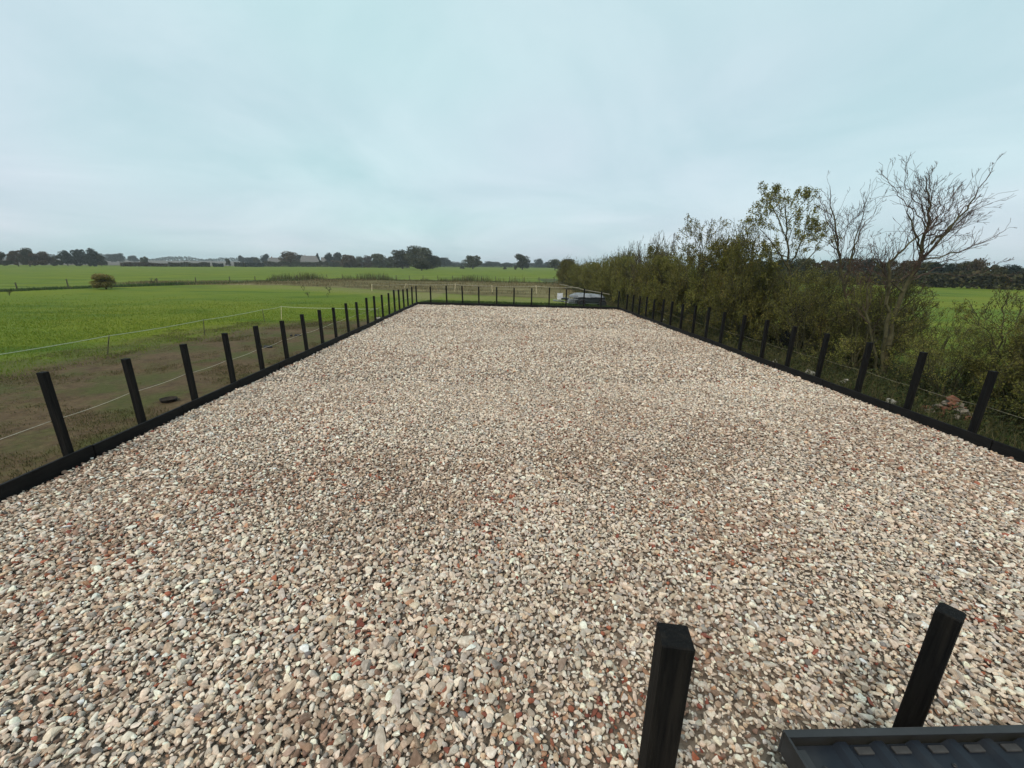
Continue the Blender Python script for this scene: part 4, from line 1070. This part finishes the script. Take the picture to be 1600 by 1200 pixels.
# dock weeds standing in the paddock
wm = []
for k in range(3):
    r_ = np.random.default_rng(900 + k); sg, fn = [], []
    for q in range(3 + k): grow(r_, (r_.normal(0, .05), r_.normal(0, .05), 0), (r_.normal(0, .3), r_.normal(0, .3), 1), .9, .02, 1, sg, fn, kids=4, rmin=.02)
    b_me = MB().tubes(np.array(sg), 4).mesh('stems'); F_ = np.array(fn); kk = r_.integers(0, len(F_), 90)
    V, Q = quads_at(r_, F_[kk, 3:] + r_.normal(0, .04, (90, 3)), .11); wm.append((b_me, mesh_np('leaves', V, Q, attrs=dict(tint=np.repeat(r_.random(90) * .4, 4)))))
for k, (px, py, s, lb) in enumerate([(475, 455, .6, 'dark upright dock weed at the edge of the dry strip'), (515, 458, .75, 'tall dark dock weed behind the tenth left post'), (482, 464, .5, 'short dock weed in the green paddock'), (512, 465, .4, 'low dock weed below the tall dark one'), (240, 446, 1.0, 'dark clump of weeds on the ditch right of the rusty bush'), (15, 462, .6, 'weed clump at the left frame edge below the ditch')]):
    g = gp(px, py); o = empty('dock_weed', g, k * 1.1, (s, s, s)); tag(o, lb, 'weed', 'weeds standing in the left paddock')
    a, b = wm[k % 3]
    if not a.materials: a.materials.append(M['bark']); b.materials.append(M['weed_green'])
    link('stems', a, o); link('leaves', b, o)
# ------------------------------------------------------------------ distant trees, hedges and houses
def crown_tree(seed, kind='broad', n=5200):
    """unit tree: crown about 1 wide and up to z = 1, trunk below"""
    rng = np.random.default_rng(seed); P = []
    z0 = {'broad': .10, 'bush': .0, 'conifer': .06, 'tall': .10}[kind]
    nb = {'broad': 24, 'bush': 14, 'conifer': 14, 'tall': 13}[kind]
    for k in range(nb):
        if kind == 'conifer':
            zz = z0 + (1 - z0) * (k + .5) / nb; rad = .42 * (1 - zz) ** .8 + .03; c = np.array([rng.normal(0, .03), rng.normal(0, .03), zz]); s = np.array([rad, rad, .06])
        else:
            a = rng.uniform(0, 2 * np.pi); rr_ = .34 * math.sqrt(rng.random()); zz = rng.uniform(z0 + .12, .84); rr_ *= math.sqrt(max(.1, 1 - ((zz - .42) / .55) ** 2)) * 1.1
            c = np.array([rr_ * math.cos(a), rr_ * math.sin(a), zz]); s = np.array([1, 1, .85]) * rng.uniform(.14, .24)
        q = rng.normal(size=(n // nb, 3)); q /= np.linalg.norm(q, axis=1, keepdims=True); q *= rng.uniform(.55, 1.06, (len(q), 1)); P.append(c + q * s)
    P = np.concatenate(P); P = P[P[:, 2] > z0 - .02]; P[:, 2] = np.minimum(P[:, 2], 1.0)
    V, Q = quads_at(rng, P, rng.uniform(.03, .075, len(P)), aspect=.85)
    t = .45 * vnoise(P[:, 0] * 7 + seed, P[:, 2] * 7 + P[:, 1] * 3, seed) + .55 * rng.random(len(P))
    cr = mesh_np('crown', V, Q, attrs=dict(tint=np.repeat(t, 4)))
    segs, fine = [], []
    grow(rng, (0, 0, -.02), (0, 0, 1), .62, .035, 2, segs, fine, kids=4, rmin=.004, step=.09, up=.25, wob=.06)
    S = np.array(segs); S = S[S[:, 5] < .92]
    return cr, MB().tubes(S, 5).mesh('trunk')


TM = {}
for kd, cnt in (('broad', 5), ('bush', 3), ('conifer', 1), ('tall', 2)):
    for mname in ('far_leaf', 'rust_leaf', 'teal_leaf', 'olive_rust'):
        TM[kd, mname] = []
    for k in range(cnt):
        c_, t_ = crown_tree(1000 + 31 * k + len(kd) * 7, kd); t_.materials.append(M['bark'])
        for mname in ('far_leaf', 'rust_leaf', 'teal_leaf', 'olive_rust'):
            cc = c_ if mname == 'far_leaf' else c_.copy(); cc.materials.clear(); cc.materials.append(M[mname]); TM[kd, mname].append((cc, t_))
cnt_ = [0]


def far_tree(px, base, top, w, D, kind, leaf, label, name='field_tree', group=None):
    cnt_[0] += 1; k = cnt_[0]
    p = at_d(px, base, D); zg = float(land_z(p[0], p[1])); p[2] = zg
    h = at_d(px, top, D)[2] - zg; W = np.linalg.norm(at_d(px + w / 2, top, D)[:2] - at_d(px - w / 2, top, D)[:2])
    o = empty(name, p, k * 1.37, (W, W, max(h, .5))); tag(o, label, 'tree' if kind != 'bush' else 'bush', group)
    L_ = TM[kind, leaf]; c_, t_ = L_[k % len(L_)]
    link('crown', c_, o)
    if kind != 'bush': link('trunk', t_, o)
    return o


FT = [
    (4, 412, 393, 40, 380, 'bush', 'far_leaf', 'dark rounded tree at the left frame edge of the far thicket'),
    (28, 412, 390, 34, 400, 'broad', 'rust_leaf', 'brownish tree second from left in the far thicket at the left edge'),
    (46, 412, 386.5, 36, 390, 'broad', 'far_leaf', 'tallest tree of the far thicket at the left edge'),
    (66, 412, 393, 42, 385, 'bush', 'rust_leaf', 'brown sloping tree at the right end of the far left thicket'),
    (88, 410, 399, 22, 420, 'bush', 'far_leaf', 'low pale bush between the two far left thickets'),
    (105, 410, 391, 26, 430, 'broad', 'teal_leaf', 'bluish dark tree, leftmost of the second far thicket'),
    (125, 410, 388, 30, 440, 'broad', 'teal_leaf', 'bluish dark tree, middle of the second far thicket'),
    (145, 410, 386.5, 30, 430, 'tall', 'teal_leaf', 'leaning tallest tree of the second far thicket'),
    (158, 410, 396, 22, 430, 'broad', 'far_leaf', 'low tree at the right end of the second far thicket'),
    (122, 412.5, 405, 14, 400, 'bush', 'teal_leaf', 'small low bush before the middle of the second far thicket'),
    (144, 413, 403, 16, 395, 'bush', 'teal_leaf', 'small round bush before the leaning tree of the second far thicket'),
    (174, 406, 396, 26, 900, 'broad', 'teal_leaf', 'hazy low tree right of the second far thicket'),
    (187, 406, 395, 20, 920, 'broad', 'teal_leaf', 'hazy round tree further right of the second far thicket'),
    (209, 406, 399, 20, 1000, 'broad', 'teal_leaf', 'faint hazy tree left of the round lone bush'),
    (226, 409, 399.5, 15, 480, 'bush', 'far_leaf', 'round lone bush rising above the far clipped hedge'),
    (356, 410, 404, 10, 500, 'bush', 'far_leaf', 'tiny bush in the gap of the far hedge'),
    (377, 407, 399, 12, 800, 'tall', 'teal_leaf', 'hazy small tree left of the distant houses'),
    (393, 408, 401, 26, 760, 'broad', 'teal_leaf', 'hazy wide tree left of the distant houses'),
    (402, 411, 402, 14, 620, 'broad', 'far_leaf', 'small dull tree before the pale distant house'),
    (415, 411, 396.5, 18, 640, 'broad', 'teal_leaf', 'bluish round tree left of the pale distant house'),
    (452, 413, 392.5, 36, 480, 'broad', 'rust_leaf', 'reddish brown round tree between the distant houses'),
    (471, 411, 397, 22, 640, 'broad', 'teal_leaf', 'dark tree behind the reddish brown round tree'),
    (497, 410, 396, 15, 640, 'conifer', 'teal_leaf', 'pointed conifer beside the distant grey roofs'),
    (516, 412, 394, 20, 560, 'tall', 'teal_leaf', 'dark blue green tree, left of the close pair right of the houses'),
    (528, 412, 394, 19, 560, 'broad', 'teal_leaf', 'dark blue green tree, right of the close pair right of the houses'),
    (523, 413.5, 406, 22, 500, 'bush', 'rust_leaf', 'low reddish bush below the close dark pair of trees'),
    (546, 415, 397, 30, 430, 'broad', 'rust_leaf', 'olive brown broad tree right of the close dark pair'),
    (563, 414, 400, 20, 520, 'broad', 'far_leaf', 'pale dull tree between two broad dark trees'),
    (575, 415, 399, 18, 500, 'broad', 'rust_leaf', 'brownish slim tree left of the round dark tree'),
    (592, 416, 396, 32, 430, 'broad', 'far_leaf', 'round dark tree left of the great group of oaks'),
    (609, 416, 401, 18, 440, 'bush', 'far_leaf', 'low tree in the dip left of the great group of oaks'),
    (629, 417.5, 389, 40, 370, 'broad', 'far_leaf', 'large dark oak on the left of the great group'),
    (656, 417, 383, 48, 360, 'broad', 'far_leaf', 'tallest oak at the centre of the great group'),
    (676, 417, 398, 28, 360, 'broad', 'far_leaf', 'drooping oak on the right flank of the great group'),
    (659, 423.5, 403, 36, 275, 'broad', 'far_leaf', 'small dark oak standing in front of the great group'),
    (694, 414, 402, 26, 620, 'broad', 'teal_leaf', 'hazy round tree right of the great group of oaks'),
    (739, 420.5, 398, 32, 410, 'broad', 'far_leaf', 'lone broad dark tree with short trunk in the middle of the field'),
    (768, 414.5, 408, 30, 900, 'broad', 'teal_leaf', 'hazy low tree right of the lone broad tree'),
    (792, 415, 410, 20, 900, 'broad', 'teal_leaf', 'hazy tiny tree midway between the two lone trees'),
    (816, 421.5, 396.5, 29, 390, 'broad', 'far_leaf', 'lone tall round tree left of the hedge end'),
    (789, 421, 416, 6, 390, 'bush', 'far_leaf', 'tiny bush left of the lone tall round tree'),
    (806, 421, 414, 6, 390, 'bush', 'far_leaf', 'tiny bush touching the lone tall round tree'),
    (722, 420, 415.5, 9, 400, 'bush', 'far_leaf', 'tiny bush left of the lone broad tree'),
    (842, 415, 404, 18, 700, 'broad', 'teal_leaf', 'hazy tree right of the lone tall round tree'),
    (857, 416, 409, 16, 760, 'broad', 'teal_leaf', 'hazy small tree next to the hedge end'),
    (867, 421.5, 404.5, 24, 380, 'broad', 'far_leaf', 'dark tree partly behind the hedge end'),
    (886, 421, 403.5, 26, 380, 'broad', 'far_leaf', 'dark tree mostly hidden behind the hedge end'),
]
cnt_[0] = 1
far_tree(166, 453, 427, 50, 81, 'broad', 'olive_rust', 'rounded rusty brown bush on the ditch in the left field', 'rusty_bush')
for a in FT: far_tree(*a, group='distant trees across the fields')
rl = [(1190, 402, 40), (1222, 404, 36), (1250, 403, 40), (1282, 404, 38), (1314, 401, 42), (1346, 402, 40), (1378, 404, 40), (1408, 406, 38), (1438, 408, 42), (1466, 406, 44), (1494, 407, 40), (1520, 403.5, 40), (1546, 411, 38), (1572, 413, 40), (1600, 417, 44), (1630, 414, 44), (1664, 412, 46)]
rd = ['behind the leafy tall tree at its left', 'behind the leafy tall tree', 'behind the dark mound', 'left of the slim bare tree', 'behind the slim bare tree', 'right of the slim bare tree', 'left of the largest bare tree', 'behind the largest bare tree', 'just right of the largest bare tree', 'left of the rusty rounded top', 'under the widest bare twigs', 'with a rusty rounded top', 'in the low dip near the right edge', 'second from the right frame edge', 'at the right frame edge', 'outside the frame edge', 'farther outside the frame edge']
for k, (px, tp, w) in enumerate(rl):
    if k >= 15: continue
    far_tree(px, 440, tp, w * 1.25, 150 + 14 * (k % 3), 'broad' if k % 3 else 'bush', ('far_leaf', 'teal_leaf', 'far_leaf', 'rust_leaf')[k % 4] if k != 11 else 'rust_leaf', 'dark tree in the far right wood, ' + rd[k], 'woodland_tree', 'trees of the wood across the right field')


def box_hedge(px0, px1, base, top, D, label, seed, leaf='far_leaf', name='clipped_hedge', dep=2.2):
    a, b = at_d(px0, base, D), at_d(px1, base, D); zg = float(land_z(a[0], a[1])); h = max(at_d(px0, top, D)[2] - zg, .6); L = np.linalg.norm((b - a)[:2])
    rng = np.random.default_rng(seed); n = int(max(500, L * 130)); P = np.stack([rng.random(n) * L, rng.normal(0, dep * .3, n), h * rng.random(n) ** .7 * (.85 + .3 * vnoise(rng.random(n) * L * .3, 0 * np.ones(n), seed))], 1)
    P[:, 2] *= .8 + .35 * vnoise(P[:, 0] * .18, 0 * P[:, 0], seed)
    V, Q = quads_at(rng, P, rng.uniform(.4, .9, n), aspect=.9)
    o = link(name, mesh_np(name, V, Q, attrs=dict(tint=np.repeat(rng.random(n), 4))), None, M[leaf]); o.location = (a[0], a[1], zg); o.rotation_euler = (0, 0, math.atan2(b[1] - a[1], b[0] - a[0]))
    return tag(o, label, 'hedge', 'low hedges across the far fields')


box_hedge(188, 262, 413, 410.3, 420, 'long low dark hedge below the round lone bush', 1, 'rust_leaf')
box_hedge(263, 328, 413, 410.3, 420, 'low dark hedge in the middle of the far left hedgerow', 2, 'far_leaf')
box_hedge(332, 349, 413, 410.3, 425, 'short clipped hedge piece before the gap', 3, 'teal_leaf')
box_hedge(366, 384, 413, 410.3, 430, 'short low hedge piece right of the gap', 4, 'far_leaf')
box_hedge(383, 412, 413, 410.3, 430, 'low hedge running towards the pale distant house', 5, 'teal_leaf')
box_hedge(412, 536, 413.5, 408, 470, 'dark hedge at the foot of the distant houses', 6, 'far_leaf')
box_hedge(536, 640, 415.5, 411, 440, 'low dark hedge under the trees left of the great oaks', 7, 'rust_leaf')
box_hedge(685, 735, 415.5, 410.5, 640, 'thin dark hedge left of the lone broad tree', 8, 'teal_leaf')
box_hedge(740, 870, 416.5, 411, 700, 'long hazy hedge behind the two lone trees', 9, 'teal_leaf')
box_hedge(1180, 1440, 440, 424, 140, 'dark hedge below the wood, behind the bare trees', 10, 'far_leaf')
box_hedge(1440, 1640, 441, 428, 136, 'dark hedge below the wood near the right frame edge', 11, 'far_leaf')

# strip of hazy woodland on the horizon
rng = np.random.default_rng(61); n = 16000
az = rng.uniform(-58, 62, n); D = rng.uniform(1750, 1900, n); xx = D * np.sin(np.radians(az)); yy = D * np.cos(np.radians(az)); zg = land_z(xx, yy)
zz = zg + rng.random(n) * (2.5 + 11 * sstep(.35, .75, fbm(az * .5, az * 0, 63)))
V, Q = quads_at(rng, np.stack([xx, yy, zz], 1), rng.uniform(4, 7, n), aspect=.9); V[:, 2] = np.maximum(V[:, 2], -.2)
o = link('distant_woodland', mesh_np('distant_woodland', V, Q, attrs=dict(tint=np.repeat(rng.random(n), 4))), None, M['teal_leaf']); tag(o, 'thin blue line of far-off woodland along the horizon', 'woodland', kind='stuff')
# ploughed field beyond the far left hedge
azs = np.radians(np.linspace(-49, -27, 40)); Ds = np.linspace(500, 1650, 30); A_, D2 = np.meshgrid(azs, Ds); xx = (D2 * np.sin(A_)).ravel(); yy = (D2 * np.cos(A_)).ravel(); ii = np.arange(1200).reshape(30, 40)
Q = np.stack([ii[:-1, :-1], ii[:-1, 1:], ii[1:, 1:], ii[1:, :-1]], -1).reshape(-1, 4)
o = link('ploughed_field', mesh_np('ploughed_field', np.stack([xx, yy, land_z(xx, yy) + .25], 1), Q, smooth=True), None, mat_noise('bare_field_soil', (.085, .075, .062), (.12, .105, .085), .02, .95)); tag(o, kind='structure')


def house(px, base, top, w, D, label, chim=True, deep=8.0, wall_frac=.42):
    a = at_d(px - w / 2, base, D); b = at_d(px + w / 2, base, D); zg = float(land_z(a[0], a[1])); h = at_d(px, top, D)[2] - zg; L = np.linalg.norm((b - a)[:2])
    o = empty('house', (a[0], a[1], zg), math.atan2(b[1] - a[1], b[0] - a[0])); tag(o, label, 'house', 'distant houses among the trees')
    hw = h * wall_frac; MB().box((L / 2, deep / 2, hw / 2), (L, deep, hw)).build('wall', M['render'], o)
    for f_ in np.linspace(.15, .85, max(2, int(L / 6))): MB().box((L * f_, -.04, hw * .55), (1.4, .12, hw * .4)).build('window', M['win'], o)
    V = [(-.5, -.6, hw), (L + .5, -.6, hw), (L + .5, deep + .6, hw), (-.5, deep + .6, hw), (L * .12, deep / 2, h), (L * .88, deep / 2, h)]
    r_ = MB().add(V, [[0, 1, 5, 4], [2, 3, 4, 5], [3, 2, 1, 0]], [[1, 2, 5], [3, 0, 4]]).build('roof', M['roof_tile'], o)
    if chim: MB().box((L * .3, deep / 2, h + .3), (.9, .9, 1.8)).build('chimney', M['brick'], r_)


house(431, 413, 402.5, 26, 560, 'pale distant house left of the reddish brown tree')
house(484, 413, 399.5, 30, 590, 'larger grey roofed distant house left of the conifer', deep=12)
house(508, 413, 402, 13, 620, 'small pale distant house between the conifer and the dark pair of trees', False)

# ------------------------------------------------------------------ air
mt = bpy.data.materials.new('haze_air'); mt.use_nodes = True; n_ = mt.node_tree.nodes; n_.remove(n_['Principled BSDF'])
pv = n_.new('ShaderNodeVolumePrincipled'); pv.inputs['Color'].default_value = (.86, .93, .97, 1); pv.inputs['Density'].default_value = .00026; pv.inputs['Anisotropy'].default_value = .2
mt.node_tree.links.new(pv.outputs[0], n_['Material Output'].inputs['Volume'])
hz = MB().box((0, 0, 19), (5400, 5400, 41)).build('haze', mt); tag(hz, 'pale haze over the far fields', 'haze', kind='stuff')
